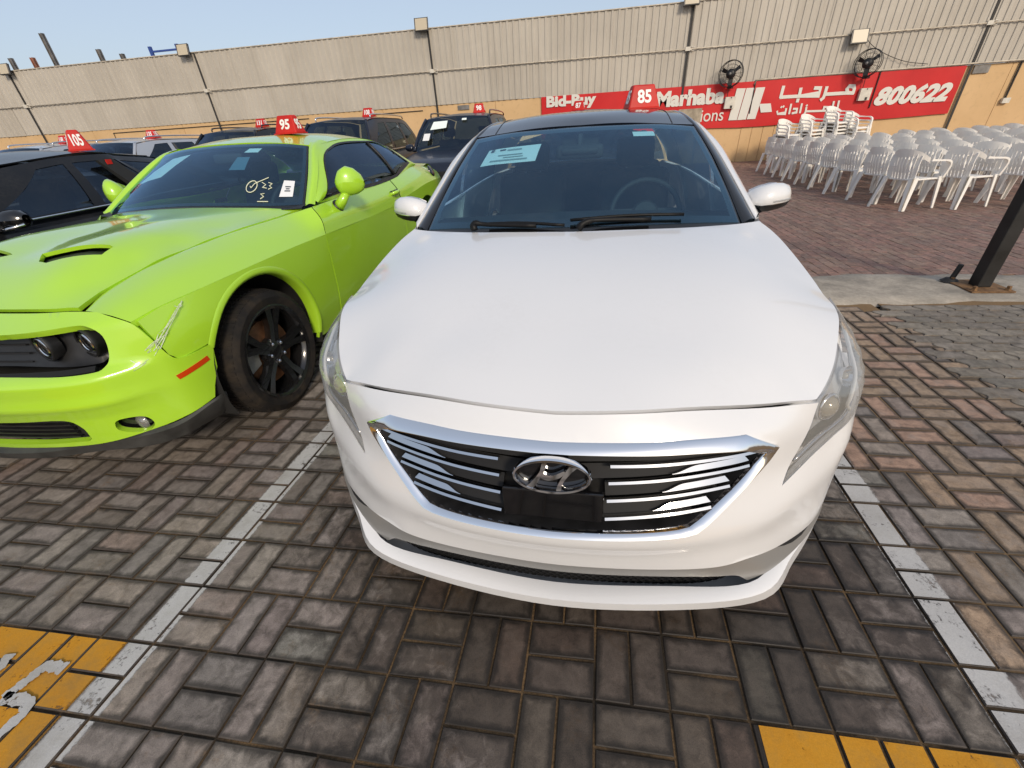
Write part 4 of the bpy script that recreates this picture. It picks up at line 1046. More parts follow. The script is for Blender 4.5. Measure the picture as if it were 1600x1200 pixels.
for r_ in range(5):
    for k in range(-26, 27):
        cx, cz = (k+0.5*(r_ % 2))*hx, .178+r_*hz*0.78
        if abs(cx) > .545: continue
        A = [(cx+hx*0.60*c, cz+hz*0.56*s_) for c, s_ in ((-1, 0), (-.4, -1), (.4, -1), (1, 0), (.4, 1), (-.4, 1))]; B = [(cx+(a-cx)*0.72, cz+(b-cz)*0.66) for a, b in A]
        q = fnm(np.array([p[0] for p in A+B]), np.array([p[1] for p in A+B])); v = [tuple(p) for p in q]; v += [(p[0], p[1]+0.012, p[2]) for p in v[6:12]]
        m.add(v, [(i, (i+1) % 6, 6+(i+1) % 6, 6+i) for i in range(6)]+[(6+i, 6+(i+1) % 6, 12+(i+1) % 6, 12+i) for i in range(6)])
o = m.build('honeycomb_mesh', M_gun, SED); o['kind'] = 'stuff'
LIP = [[(0, .034, .178), (0, .002, .176), (0, -.020, .170), (0, -.017, .132), (0, .0, .124), (0, .10, .12)],
 [(.34, .048, .202), (.35, .018, .199), (.362, .0, .192), (.366, .004, .154), (.362, .02, .146), (.33, .11, .14)],
 [(.582, .078, .222), (.598, .062, .220), (.614, .055, .213), (.634, .066, .168), (.628, .08, .158), (.55, .15, .15)],
 [(.694, .178, .262), (.710, .168, .262), (.722, .165, .257), (.738, .172, .214), (.734, .185, .206), (.68, .22, .2)],
 [(.790, .274, .307), (.801, .266, .307), (.808, .266, .304), (.818, .272, .276), (.815, .282, .27), (.77, .31, .26)],
 [(.860, .374, .352), (.866, .371, .353), (.871, .370, .351), (.876, .373, .334), (.873, .38, .33), (.85, .40, .325)],
 [(.884, .47, .366), (.888, .47, .367), (.89, .47, .364), (.891, .47, .352), (.888, .475, .35), (.87, .49, .345)]]
rr = [np.array(c) for c in LIP]; rr = [r*[-1, 1, 1] for r in rr[:0:-1]]+rr
rows = [np.array(q) for q in zip(*[crv([r[k] for r in rr], 6) for k in range(6)])]
grid('bumper_lip', [np.array(q) for q in rows], M_white, SED, sharp=0.55, flip=True)
# headlamps
HLO = list(crv([(.697, .277, .757), (.757, .37, .788), (.803, .47, .828), (.838, .55, .852), (.857, .65, .868), (.875, .735, .874)], 5))+list(crv([(.885, .745, .868), (.908, .66, .790), (.902, .52, .712), (.868, .392, .668), (.81, .341, .625), (.70, .253, .592), (.608, .174, .555)], 5))+list(crv([(.608, .174, .555), (.643, .209, .62), (.672, .243, .684), (.697, .277, .757)], 4))[1:-1]
hu = NS.uv(HLO)
HCU = np.array(hu).mean(0)
for s in (1, -1):
    HE = empty('headlamp', (0, 0, 0)); HE.parent = SED
    su = [(s*a, b) for a, b in hu]
    patch('lamp_lens', su, NS.fn(0.001), M_lens, HE, h=0.025, thick=0.006, away=AW)
    inn = [((a-s*HCU[0])*0.99+s*HCU[0], (b-HCU[1])*0.99+HCU[1]) for a, b in su]
    housing = NS.fn(-0.05)
    def axis_m(p, a, up=.12): return Matrix.Translation(p) @ Vector((math.sin(s*a)*.8, -math.cos(a), up)).to_track_quat('Z', 'Y').to_matrix().to_4x4()
    patch('lamp_housing', inn, housing, M_lampgrey if 'M_lampgrey' in globals() else plain('lamp_housing', (0.55, 0.57, 0.60), 0.4, 0.1), HE, h=0.03, away=AW)
    MD = MATS['lamp_housing']; M_lampgrey = MD
    def onl(a, z, off):
        r = NS.f(s*a, z)+off; return Vector((r*math.sin(s*a), 1.0-r*math.cos(s*a), z))
    pc = onl(.865, .688, -0.046); Mp = axis_m(pc, .66)
    m = MB(); m.lathe([(0.030, -0.02), (0.040, 0.0), (0.043, 0.012), (0.040, 0.018), (0.034, 0.016)], 28, Mp); m.build('projector_ring', M_chrome, HE, True)
    m = MB(); m.lathe([(0.0, 0.034), (0.012, 0.032), (0.022, 0.027), (0.03, 0.018), (0.034, 0.008)], 24, Mp); m.build('projector_lens', M_bulb, HE, True)
    pc = onl(.95, .752, -0.045); Mp = axis_m(pc, .75, .3)
    m = MB(); m.lathe([(0.010, -0.02), (0.020, -0.008), (0.028, 0.004), (0.031, 0.012)], 20, Mp); m.build('reflector_bowl', M_chrome2, HE, True)
    m = MB(); m.lathe([(0, 0.012), (0.008, 0.01), (0.011, 0.0), (0.011, -0.02)], 12, Mp); m.build('bulb', M_bulb, HE, True)
    P1 = [onl(a, z, -0.012) for a, z in ((.93, .665), (.905, .69), (.91, .72), (.955, .765), (1.02, .805), (1.1, .83))]
    m = MB(); m.tube(crv(P1, 5), 0.005, 6); m.build('light_guide', M_wnum, HE, True)
    P1 = [onl(a, z, -0.016) for a, z in ((.70, .585), (.80, .615), (.92, .652), (1.02, .70), (1.10, .76))]
    m = MB(); m.tube(crv(P1, 5), 0.006, 6); m.build('chrome_trim', M_chrome2, HE, True)
# hood
HOOD_PTS = [(0, .095, .803), (.18, .104, .808), (.34, .136, .804), (.52, .195, .783), (.62, .235, .768), (.697, .275, .757), (.757, .37, .789), (.803, .47, .828), (.838, .55, .852), (.855, .65, .868), (.861, .75, .880), (.858, .9, .914), (.848, 1.05, .950), (.832, 1.2, .983), (.797, 1.3, 1.012),
 (0, 1.085, 1.027), (.40, 1.115, 1.026), (.54, 1.155, 1.022), (.71, 1.25, 1.010), (0, .2, .842), (.34, .22, .840), (.55, .28, .822), (0, .35, .885), (.34, .37, .884), (.58, .40, .862), (.70, .42, .832), (0, .6, .950), (.34, .6, .949), (.52, .6, .940), (.595, .6, .930), (.68, .6, .910), (.76, .6, .888), (0, .85, .997), (.36, .85, .996), (.56, .85, .986), (.63, .85, .975), (.72, .85, .950), (.80, .85, .925), (.67, 1.1, .998), (.75, 1.1, .980)]
E3 = nf(*np.array(NS.uv(list(gap_top)+list(crv([(.697, .277, .757), (.757, .37, .788), (.803, .47, .828), (.838, .55, .852), (.857, .65, .868)], 5))[1:])).T)
HOOD_PTS = [(p[0], p[1], p[2]+.003) for p in E3[::2]]+HOOD_PTS[10:]
HF = RBF(HOOD_PTS, sym=True, lam=1e-4); hf = lambda U, V: np.stack([U, V, HF(U, V)], 1)
ed = [np.array(p) for p in E3]; fr = []
for i, p in enumerate(ed):
    d = ed[min(i+1, len(ed)-1)]-ed[max(i-1, 0)]; d = d[:2]/np.linalg.norm(d[:2]); fr.append((max(0, p[0]-d[1]*.007) if i else 0.0, p[1]+d[0]*.007))
hl_edge = [(.857, .76)]
sd = crv([(.857, .76), (.854, .9), (.845, 1.05), (.829, 1.2), (.795, 1.298)], 5); rrh = crv([(.795, 1.298), (.71, 1.256), (.54, 1.160), (.40, 1.120), (.2, 1.098), (0, 1.090)], 6)
hh = [tuple(p) for p in fr]+[tuple(p) for p in hl_edge]+[tuple(p) for p in sd[1:]]+[tuple(p) for p in rrh[1:]]
patch('hood', hh+[(-a, b) for a, b in hh[-2:0:-1]], hf, M_white, SED, h=0.03, thick=0.02, away=AW)
m = MB(); m.box((-.42, .17, .30), (.42, .19, .74)); m.box((-.66, .42, .40), (.66, 1.0, .76)); m.build('engine_bay', M_under, SED)
# flanks: fender, doors, quarter panel
SP = [(.45, .66, .897), (.45, .5, .90), (.45, .35, .892)]
for y, zt, xt in ((.62, .855, .868), (.75, .879, .864), (.9, .913, .860), (1.05, .949, .850), (1.2, .982, .834), (1.31, 1.008, .806)): SP.append((y, zt, xt))
for y, w in ((.62, .918), (.95, .932), (1.4, .930), (2.3, .932), (3.2, .932), (3.8, .930), (4.4, .900), (4.8, .80)):
    SP += [(y, .70 if y > .8 else .72, w), (y, .5, w-0.004), (y, .35, w-0.010), (y, .22, w-0.03)]
for y, zt, xt in ((1.5, 1.015, .845), (2.2, 1.035, .845), (3.0, 1.05, .840), (3.6, 1.06, .815), (4.2, 1.05, .77), (4.75, .98, .70)): SP.append((y, zt, xt)); SP.append((y, .88, xt+0.068))
SF = RBF(SP, lam=1e-4)
def side_fn(s, off=0.0):
    return lambda U, V: np.stack([s*(SF(U, V)+off), U, V], 1)
def arch(y0, z0, r, a0=0.0, a1=math.pi, n=22): return [(y0+r*math.cos(a), z0+r*math.sin(a)) for a in np.linspace(a0, a1, n)]
ztop = crv([(.62, .848), (.75, .874), (.9, .908), (1.05, .944), (1.2, .978), (1.31, 1.004)], 4)
for s in (1, -1):
    fo = [(.93, .70), (.78, .845)]
    out = [(.625, .33), (.625, .70), (.66, .77), (.74, .850), (.76, .872)]+[tuple(p) for p in ztop if p[0] > .8]+[(1.40, 1.005), (1.40, .20)]+[(1.30, .20)]+arch(.965, .335, .365, -0.35, math.pi+0.35)
    patch('fender', out, side_fn(s), M_white, SED, h=0.05, thick=0.02, away=AW)
    patch('front_door', [(1.408, .24), (1.408, 1.008), (2.2, 1.03), (2.42, 1.034), (2.50, .7), (2.50, .24)], side_fn(s), M_white, SED, h=0.07, thick=0.02, away=AW)
    patch('rear_door', [(2.508, .24), (2.508, .7), (2.43, 1.034), (3.0, 1.048), (3.5, 1.055), (3.42, .75), (3.30, .55), (3.30, .24)], side_fn(s), M_white, SED, h=0.07, thick=0.02, away=AW)
    patch('quarter_panel', [(3.31, .24), (3.31, .55), (3.43, .75), (3.51, 1.055), (4.2, 1.048), (4.74, .975), (4.80, .7), (4.80, .35)]+arch(3.77, .335, .365, -0.2, math.pi+0.28), side_fn(s), M_white, SED, h=0.07, thick=0.02, away=AW)
    patch('sill', [(1.30, .19), (3.40, .19), (3.40, .235), (1.30, .235)], side_fn(s, -0.01), M_blk, SED, h=0.1, thick=0.02, away=AW)
    for y in (1.9, 2.95):
        m = MB(); m.tube([(s*.935, y+.3, .905), (s*.965, y+.34, .908), (s*.965, y+.46, .908), (s*.935, y+.5, .905)], 0.011, 6); m.build('door_handle', M_white, SED, True)
# windscreen: shared loft for glass and its black border
WB = [(0, 1.115, 1.030), (.40, 1.145, 1.028), (.54, 1.185, 1.022), (.718, 1.268, 1.004)]
WM = [(0, 1.49, 1.238), (.35, 1.505, 1.232), (.50, 1.53, 1.224), (.665, 1.60, 1.195)]
WT = [(0, 1.885, 1.402), (.30, 1.892, 1.397), (.44, 1.91, 1.389), (.592, 1.95, 1.372)]
def ws_grid(u0, u1, v0, v1, off, nu=28, nv=16):
    C_ = [resample(crv(sym(c), 8), 201) for c in (WB, WM, WT)]; rows = []
    for v in np.linspace(v0, v1, nv):
        row = []
        for u in np.linspace(u0, u1, nu):
            k = (u+1)*100; i = int(min(199, math.floor(k))); t_ = k-i
            a, b, c = [(q[i]*(1-t_)+q[i+1]*t_) for q in C_]
            p = 2*(v-.5)*(v-1)*a - 4*v*(v-1)*b + 2*v*(v-.5)*c
            row.append(p + np.array([0, -0.55, 0.83])*off)
        rows.append(row)
    return rows
grid('windshield', ws_grid(-.985, .985, .02, .985, 0.0), M_glass, SED)
BR = []
for (a, b, c, d) in ((-1, 1, -.02, .075), (-1, 1, .93, 1.0), (-1, -.94, .07, .935), (.94, 1, .07, .935)): BR.append(ws_grid(a, b, c, d, -0.003))
for rws in BR: grid('windshield_border', rws, M_gloss, SED)
# black pillar finisher, white pillar and roof rail
PB = [(.724, 1.272, 1.006), (.672, 1.60, 1.193), (.640, 1.78, 1.282), (.598, 1.955, 1.370), (.572, 2.15, 1.420), (.560, 2.4, 1.444), (.552, 2.8, 1.446), (.535, 3.3, 1.412), (.51, 3.6, 1.365)]
PW = [(.786, 1.318, 1.018), (.728, 1.66, 1.185), (.694, 1.85, 1.272), (.648, 2.06, 1.362), (.612, 2.25, 1.405), (.596, 2.5, 1.426), (.588, 2.85, 1.428), (.57, 3.3, 1.395), (.545, 3.6, 1.345)]
PO = [(.832, 1.43, 1.020), (.782, 1.72, 1.165), (.745, 1.93, 1.268), (.700, 2.13, 1.335), (.668, 2.3, 1.375), (.648, 2.52, 1.392), (.64, 2.86, 1.392), (.62, 3.3, 1.36), (.59, 3.6, 1.312)]
def blend(A, B, t_, up=0.0): return [tuple((1-t_)*a+t_*b+(up if k == 2 else 0) for k, (a, b) in enumerate(zip(p, q))) for p, q in zip(A, B)]
def strip(name, curves, mat, n=50, nv=3):
    for s in (1, -1):
        rws = loft([[(s*x, y, z) for x, y, z in c] for c in curves], n, nv); grid(name, [np.array(r) for r in zip(*rws)], mat, SED, flip=s > 0)
strip('pillar_finisher', [[(x-.004, y, z-.012) for x, y, z in PB], [(x, y, z+.004) for x, y, z in PB], blend(PB, PW, .5, .010), [(x-.004, y, z) for x, y, z in PW], [(x-.004, y, z-.012) for x, y, z in PW]], M_gloss)
strip('roof_rail', [[(x-.002, y, z-.01) for x, y, z in PW], [(x, y, z+.002) for x, y, z in PW], blend(PW, PO, .5, .010), PO, [(x+.004, y, z-.02) for x, y, z in PO]], M_white)
# roof
RP = [(0, 1.885, 1.404), (.30, 1.892, 1.399), (.592, 1.95, 1.374), (0, 2.02, 1.440), (0, 2.2, 1.468), (0, 2.45, 1.480), (0, 2.85, 1.478), (0, 3.25, 1.448), (0, 3.55, 1.405), (.3, 2.2, 1.460), (.3, 2.45, 1.472), (.3, 2.85, 1.470), (.3, 3.25, 1.440)]+PB[4:]
RF = RBF(RP, sym=True)
ro_ = [(0, 1.895), (.30, 1.902), (.44, 1.92), (.588, 1.962)]+[(x-.003, y) for x, y, z in PB[4:]]; rl = [tuple(p) for p in crv(ro_[:4], 6)]+[tuple(p) for p in crv(ro_[4:], 4)]
patch('roof_panel', rl+[(-a, b) for a, b in rl[::-1]][:-1], lambda U, V: np.stack([U, V, RF(U, V)], 1), M_roofblk, SED, h=0.05, thick=0.012, away=AW)
for y0 in (1.985,):
    for s in (1, -1):
        m = MB(); P = [(s*.478, y, RF(s*.478, y)+.0015) for y in np.linspace(1.94, 3.2, 14)]; m.tube(P, 0.0022, 4); m.build('sunroof_seam', M_blk, SED)
# side glass and rear of the cabin
BELT = [(.834, 1.44, 1.016), (.842, 2.2, 1.035), (.838, 3.0, 1.05), (.82, 3.5, 1.056), (.78, 3.95, 1.06)]
ROOF = [(.828, 1.47, 1.03), (.672, 2.3, 1.37), (.644, 2.86, 1.388), (.62, 3.3, 1.355), (.60, 3.62, 1.30)]
for s in (1, -1):
    def sg(t0, t1, name, mat, off=0):
        A = resample(crv([(s*x, y, z) for x, y, z in BELT], 10), 101); B = resample(crv([(s*x, y, z) for x, y, z in ROOF], 10), 101)
        i0, i1 = int(t0*100), int(t1*100); ks = np.linspace(i0, i1, 12).astype(int)
        rows = [[A[k]*(1-q)+B[k]*q+np.array([s*(off+0.02*math.sin(math.pi*q)), 0, 0]) for k in ks] for q in np.linspace(0, 1, 7)]
        grid(name, rows, mat, SED, flip=s < 0)
    sg(0, .36, 'side_window', M_glassd); sg(.36, .40, 'door_pillar', M_gloss, .003); sg(.40, .80, 'side_window', M_glassd); sg(.80, 1, 'rear_pillar', M_white, .002)
rg = loft([[(-.60, 3.62, 1.30), (0, 3.56, 1.40), (.60, 3.62, 1.30)], [(-.70, 3.9, 1.19), (0, 3.9, 1.25), (.70, 3.9, 1.19)], [(-.78, 4.15, 1.06), (0, 4.28, 1.08), (.78, 4.15, 1.06)]], 15, 5)
grid('rear_window', [np.array(r) for r in zip(*rg)], M_glassd, SED)
rg = loft([[(-.79, 4.05, 1.055), (0, 4.27, 1.085), (.79, 4.05, 1.055)], [(-.76, 4.5, 1.03), (0, 4.6, 1.08), (.76, 4.5, 1.03)], [(-.68, 4.76, .97), (0, 4.83, 1.03), (.68, 4.76, .97)], [(-.72, 4.82, .7), (0, 4.88, .75), (.72, 4.82, .7)], [(-.74, 4.78, .4), (0, 4.86, .4), (.74, 4.78, .4)]], 15, 5)
grid('boot_lid', [np.array(r) for r in zip(*rg)], M_white, SED)
# cowl and wipers
rows = [[(x, 1.085+.14*abs(x)**2.2, HF(x, 1.085+.14*abs(x)**2.2)-.018) for x in np.linspace(-.68, .68, 25)], [(x, 1.14+.17*abs(x)**2.2, 1.022-.03*abs(x)**2) for x in np.linspace(-.68, .68, 25)]]
grid('cowl', rows, M_blk, SED)
def wsp(u, v, off): return np.array(ws_grid(u, u, v, v, off, 1, 1)[0][0])
for (a, b, pv) in (((-.52, .0), (-.05, -.02), -.42), ((-.02, .015), (.62, .03), .02)):
    WE = empty('wiper', (0, 0, 0)); WE.parent = SED
    P = [wsp(a[0]+(b[0]-a[0])*q, max(0.012, .03+a[1]+(b[1]-a[1])*q+.012*math.sin(math.pi*q)), .018) for q in np.linspace(0, 1, 9)]
    m = MB(); m.tube(P, 0.007, 6); m.build('wiper_blade', M_wip, WE, True)
    P = [(pv, 1.10, 1.036), (pv+.03, 1.105, 1.062), (pv+.10, 1.125, 1.066), (pv+.30, 1.145, 1.060)] if pv > 0 else [(pv-.02, 1.13, 1.035), (pv-.02, 1.14, 1.062), (pv+.05, 1.14, 1.055), (pv+.26, 1.12, 1.05)]
    m = MB(); m.tube(crv(P, 5), [0.016]*4+[0.013]*4+[0.01]*8, 6); m.build('wiper_arm', M_wip, WE, True)
# mirrors
for s in (1, -1):
    ME = empty('door_mirror', (0, 0, 0)); ME.parent = SED
    def shell(z_lo, z_hi, name, mat, n=20):
        rows = []
        for q in np.linspace(0, 1, 11):
            ph = -math.pi/2+math.pi*q                       # bottom -> top
            rows.append([])
            for a in np.linspace(0, 2*math.pi, n+1)[:-1]: pass
        return rows
    rows = []; nn = 24
    # rounded shell : sections across x
    SX = [(.800, 1.56, 1.062, .012, .020), (.815, 1.545, 1.062, .050, .040), (.85, 1.53, 1.065, .060, .056), (.90, 1.54, 1.070, .064, .060), (.95, 1.56, 1.072, .060, .056), (.985, 1.58, 1.070, .050, .046), (1.004, 1.60, 1.064, .032, .030), (1.010, 1.61, 1.060, .010, .010)]
    for x, y, z, ry, rz in SX:
        rows.append([(s*x, y-ry*math.cos(a)*(1.0 if math.cos(a) > 0 else .9), z+rz*math.sin(a)*(1.0 if math.sin(a) > 0 else 0.9)) for a in np.linspace(-.45, math.pi+.5, nn)])
    grid('mirror_cap', rows, M_white, ME, flip=s > 0)
    rows = []
    for x, y, z, ry, rz in SX:
        rows.append([(s*x, y-ry*1.01*math.cos(a), z+rz*1.0*math.sin(a)-.002) for a in np.linspace(-math.pi*.62, -.40, 8)])
    grid('mirror_base', rows, M_blk, ME, flip=s > 0)
    m = MB(); m.add([(s*x, y+ry*.75, z+q*rz*.95) for x, y, z, ry, rz in SX[1:-1] for q in (-1, 1)], [(2*i, 2*i+1, 2*i+3, 2*i+2) for i in range(5)]); m.build('mirror_glass', M_chrome, ME)
    m = MB(); m.hexa([(s*.80, 1.50, 1.005), (s*.90, 1.52, 1.018), (s*.90, 1.58, 1.018), (s*.80, 1.58, 1.005), (s*.80, 1.51, 1.03), (s*.90, 1.525, 1.045), (s*.90, 1.585, 1.045), (s*.80, 1.585, 1.03)]); m.build('mirror_stalk', M_blk, ME)
    P = [(s*x, y-ry*1.015*math.cos(-.18), z+rz*1.0*math.sin(-.18)) for x, y, z, ry, rz in SX[3:7]]; m = MB(); m.tube(P, 0.004, 5); m.build('indicator_strip', M_lens, ME)
# cabin
m = MB(); m.box((-.74, 1.3, .25), (.74, 3.9, .32)); m.box((-.70, .62, .22), (.70, 4.5, .28)); m.build('floor_pan', M_under, SED)
rg = loft([[(-.78, 1.22, .985), (0, 1.12, 1.0), (.78, 1.22, .985)], [(-.77, 1.5, .99), (0, 1.5, 1.005), (.77, 1.5, .99)], [(-.76, 1.78, .96), (0, 1.80, .975), (.76, 1.78, .96)], [(-.75, 1.80, .7), (0, 1.82, .7), (.75, 1.80, .7)]], 13, 5)
grid('dashboard', [np.array(r) for r in zip(*rg)], M_int, SED)
def soft_box(name, a, b, mat, parent, r=0.05, rot=None, loc=(0, 0, 0)):
    m = MB(); m.box(a, b); o = m.build(name, mat, parent, True); bv = o.modifiers.new('b', 'BEVEL'); bv.width = r; bv.segments = 3
    if rot: o.rotation_euler = rot
    o.location = loc; return o
for s in (1, -1):
    SE = empty('front_seat', (0, 0, 0)); SE.parent = SED
    soft_box('seat_cushion', (-.25, -.25, -.09), (.25, .27, .07), M_int, SE, .05, (math.radians(6), 0, 0), (s*.37, 2.25, .52))
    soft_box('seat_back', (-.25, -.06, 0), (.25, .06, .62), M_int, SE, .055, (math.radians(-22), 0, 0), (s*.37, 2.50, .54))
    soft_box('headrest', (-.13, -.05, 0), (.13, .05, .19), M_int, SE, .045, (math.radians(-14), 0, 0), (s*.37, 2.71, 1.13))
    for q in (-.055, .055):
        m = MB(); m.tube([(s*.37+q, 2.72, 1.10), (s*.37+q, 2.735, 1.16)], 0.007, 6); m.build('headrest_post', M_chrome2, SE)
soft_box('rear_seat', (-.66, -.1, 0), (.66, .1, .62), M_int, SED, .06, (math.radians(-22), 0, 0), (0, 3.35, .52))
STW = empty('steering_wheel', (.37, 1.80, .965)); STW.parent = SED; STW.rotation_euler = (math.radians(62), 0, 0)
m = MB(); m.tube([(.185*math.cos(a), .185*math.sin(a), 0) for a in np.linspace(0, 2*math.pi, 33)], 0.015, 8, False); m.build('wheel_rim', M_int, STW, True)
m = MB(); m.box((-.17, -.02, -.02), (.17, .03, .0)); m.box((-.02, -.17, -.02), (.02, 0, 0)); m.lathe([(0, .02), (.06, .018), (.075, 0), (.07, -.04)], 16); m.build('wheel_hub', M_int, STW)
RM = empty('rear_view_mirror', (0, 1.83, 1.285)); RM.parent = SED
soft_box('mirror_body', (-.125, -.02, -.035), (.125, .025, .035), M_int, RM, .02)
soft_box('sensor_cover', (-.10, -.07, 0), (.10, .09, .035), M_int, RM, .016, (math.radians(26), 0, 0), (0, 0.035, .012))
m = MB(); m.tube([(0, 0, .02), (0, .02, .08)], 0.015, 6); m.build('mirror_stem', M_int, RM)
grid('roof_lining', [[(x, y, RF(x, y)-.035) for x in np.linspace(-.52, .52, 9)] for y in np.linspace(1.99, 3.4, 9)], M_int, SED)
# paper notice and stickers behind the glass
def glass_card(name, quad, mat, off):
    """quad of (u,v) on the windscreen loft"""
    rows = []
    for q in np.linspace(0, 1, 4):
        a = np.array(quad[0])*(1-q)+np.array(quad[3])*q; b = np.array(quad[1])*(1-q)+np.array(quad[2])*q
        rows.append([wsp(*(a*(1-t_)+b*t_), off) for t_ in np.linspace(0, 1, 5)])
    return grid(name, rows, mat, SED)[0]
glass_card('paper_notice', [(-.76, .60), (-.32, .61), (-.31, .81), (-.755, .79)], M_paper, -.008)
for (u, v, w, hgt) in ((-.62, .765, .05, .016), (-.52, .76, .12, .018), (-.54, .70, .2, .012), (-.51, .672, .16, .010), (-.54, .64, .30, .015), (-.71, .765, .03, .03)):
    glass_card('printed_line', [(u-w/2, v-hgt/2), (u+w/2, v-hgt/2+.004), (u+w/2, v+hgt/2+.004), (u-w/2, v+hgt/2)], M_ink if w < .1 else plain('pale_ink', (0.30, 0.36, 0.36), 0.8), -.0055)
glass_card('toll_sticker', [(.43, .84), (.60, .84), (.60, .90), (.43, .90)], M_paper, -.006)
# wheels
for s in (1, -1):
    for y in (.965, 3.77): wheel(SED, s*.80, y, .335, .215, .22, s, spokes_simple(10, M_chrome2), rimmat=M_chrome2, detail=False)
roof_sign(tuple(SED.matrix_basis @ Vector((.37, 2.62, RF(.37, 2.62)+.002))), -0.031+math.radians(14), '85', 'red roof sign numbered 85 on the white sedan')
# ================================================================ GREEN COUPE
GC = empty('green_coupe', (-1.70, 0.07, 0), 0, 'lime green muscle coupe with hood scoops and scuffed front corner', 'car')
AG = (0, 2.0, 0.6)
class ProfNose(Nose):
    """plan curve r0(phi) plus crisp vertical profiles for centre and corner"""
    def __init__(s, plan, cen, cor, w0, w1, ay=1.0):
        s.ay = ay
        P = resample(crv([(-plan[1][0], plan[1][1])]+plan, 8), 300); P = P[P[:, 0] >= -1e-9] if True else P
        s.ph = np.arctan2(P[:, 0], ay-P[:, 1]); s.r0 = np.hypot(P[:, 0], ay-P[:, 1]); s.cen = np.array(cen)[::-1]; s.cor = np.array(cor)[::-1]; s.w = (w0, w1)
    @staticmethod
    def soft(z, T):
        r = 0
        for d, k in ((-.005, .25), (0, .5), (.005, .25)): r = r+k*np.interp(z+d, T[:, 0], T[:, 1])
        return r
    def f(s, U, V):
        sc = np.ndim(U) == 0; U, V = np.atleast_1d(np.asarray(U, float)), np.atleast_1d(np.asarray(V, float)); a = np.abs(U)
        t_ = np.clip((a-s.w[0])/(s.w[1]-s.w[0]), 0, 1); w = t_*t_*(3-2*t_)
        r = np.interp(a, s.ph, s.r0)+(1-w)*s.soft(V, s.cen)+w*s.soft(V, s.cor)
        return float(r[0]) if sc else r
CN = ProfNose([(0, .068), (.20, .074), (.38, .090), (.56, .122), (.68, .170), (.765, .245), (.825, .31), (.868, .362), (.90, .435), (.918, .52), (.93, .62)],
 [(.90, -.275), (.880, -.245), (.850, -.19), (.824, -.135), (.815, -.115), (.655, -.062), (.640, -.012), (.625, 0.0), (.560, -.002), (.510, .006), (.495, -.004), (.44, -.022), (.30, -.040), (.27, -.046)],
 [(.90, -.11), (.87, -.075), (.83, -.028), (.80, -.020), (.735, -.010), (.648, 0.0), (.56, -.002), (.505, -.002), (.45, -.006), (.33, -.012), (.27, -.02)], .66, .93)
cf = CN.fn()
top = crv([(0, .322, .872), (.25, .325, .870), (.45, .339, .866), (.565, .353, .862), (.66, .358, .858)], 5)
seam = crv([(.66, .358, .858), (.80, .342, .812), (.842, .354, .735), (.875, .366, .645), (.893, .40, .612), (.925, .53, .612)], 5)
back = [(.925, .545, .60), (.922, .52, .5), (.915, .47, .42), (.912, .445, .365)]
bot = crv([(.912, .445, .365), (.81, .292, .328), (.66, .215, .313), (.45, .172, .292), (.2, .12, .284), (0, .10, .280)], 4)
hp = CN.uv(list(top)+list(seam)[1:]+back+list(bot)[1:]); hpf = hp+[(-a, b) for a, b in hp[-2:0:-1]]
GT = list(crv([(0, .20, .812), (.37, .21, .816), (.60, .238, .823), (.68, .262, .818), (.722, .27, .775), (.706, .27, .70), (.668, .262, .654), (.60, .225, .646), (.28, .15, .654), (0, .14, .652)], 4))
LG = list(crv([(0, .085, .438), (.25, .095, .444), (.455, .135, .446), (.505, .15, .40), (.50, .16, .33)], 4))+list(crv([(.48, .16, .318), (.25, .12, .308), (0, .10, .304)], 4))
def both(P): u = CN.uv(P); return u+[(-a, b) for a, b in u[-2:0:-1]]
gu, lu = both(GT), both(LG)
FG = [(.612, .22, .405), (.650, .245, .412), (.690, .28, .395), (.698, .295, .35), (.672, .28, .318), (.635, .245, .330), (.60, .22, .36)]
fg1 = CN.uv(FG); fgs = [tuple(p) for p in crv(fg1, 4, True)]; fgm = [(-a, b) for a, b in fgs]
patch('front_bumper', hpf, cf, M_green, GC, holes=[gu, lu, fgs, fgm], h=0.014, thick=0.03, away=AG)
# upper grille recess with paired round lamps
patch('grille_recess', gu, CN.fn(-0.10), M_blk, GC, h=0.04, away=AG)
for k in range(4):
    z = .675+.035*k; patch('grille_bar', [(-.42, z-.003), (.42, z-.003), (.42, z+.003), (-.42, z+.003)], CN.fn(-0.085), M_gun, GC, h=0.05, thick=0.012, away=AG)
patch('grille_trim', [(-.70, .647), (.70, .647), (.705, .660), (-.705, .660)], CN.fn(-0.012), M_gun, GC, h=0.04, thick=0.02, away=AG)
for s in (1, -1):
    for a in (.52, .70):
        r = CN.f(s*a, .72); c0 = Vector(((r-.075)*math.sin(s*a), 1.0-(r-.075)*math.cos(s*a), .738)); Mp = Matrix.Translation(c0) @ Matrix.Rotation(math.pi/2, 4, 'X') @ Matrix.Rotation(-s*(.25), 4, 'Y')
        LE = empty('headlamp', (0, 0, 0)); LE.parent = GC
        m = MB(); m.lathe([(.058, -.04), (.062, -.01), (.066, .004), (.062, .010), (.056, .006)], 30, Mp); m.build('lamp_ring', M_blk, LE, True)
        m = MB(); m.lathe([(.0, .006), (.02, .004), (.04, -.004), (.056, -.02)], 24, Mp); m.build('lamp_glass', M_gloss, LE, True)
        m = MB(); m.lathe([(.036, .004), (.041, .010), (.046, .004)], 24, Mp); m.build('lamp_halo', M_chrome2, LE, True)
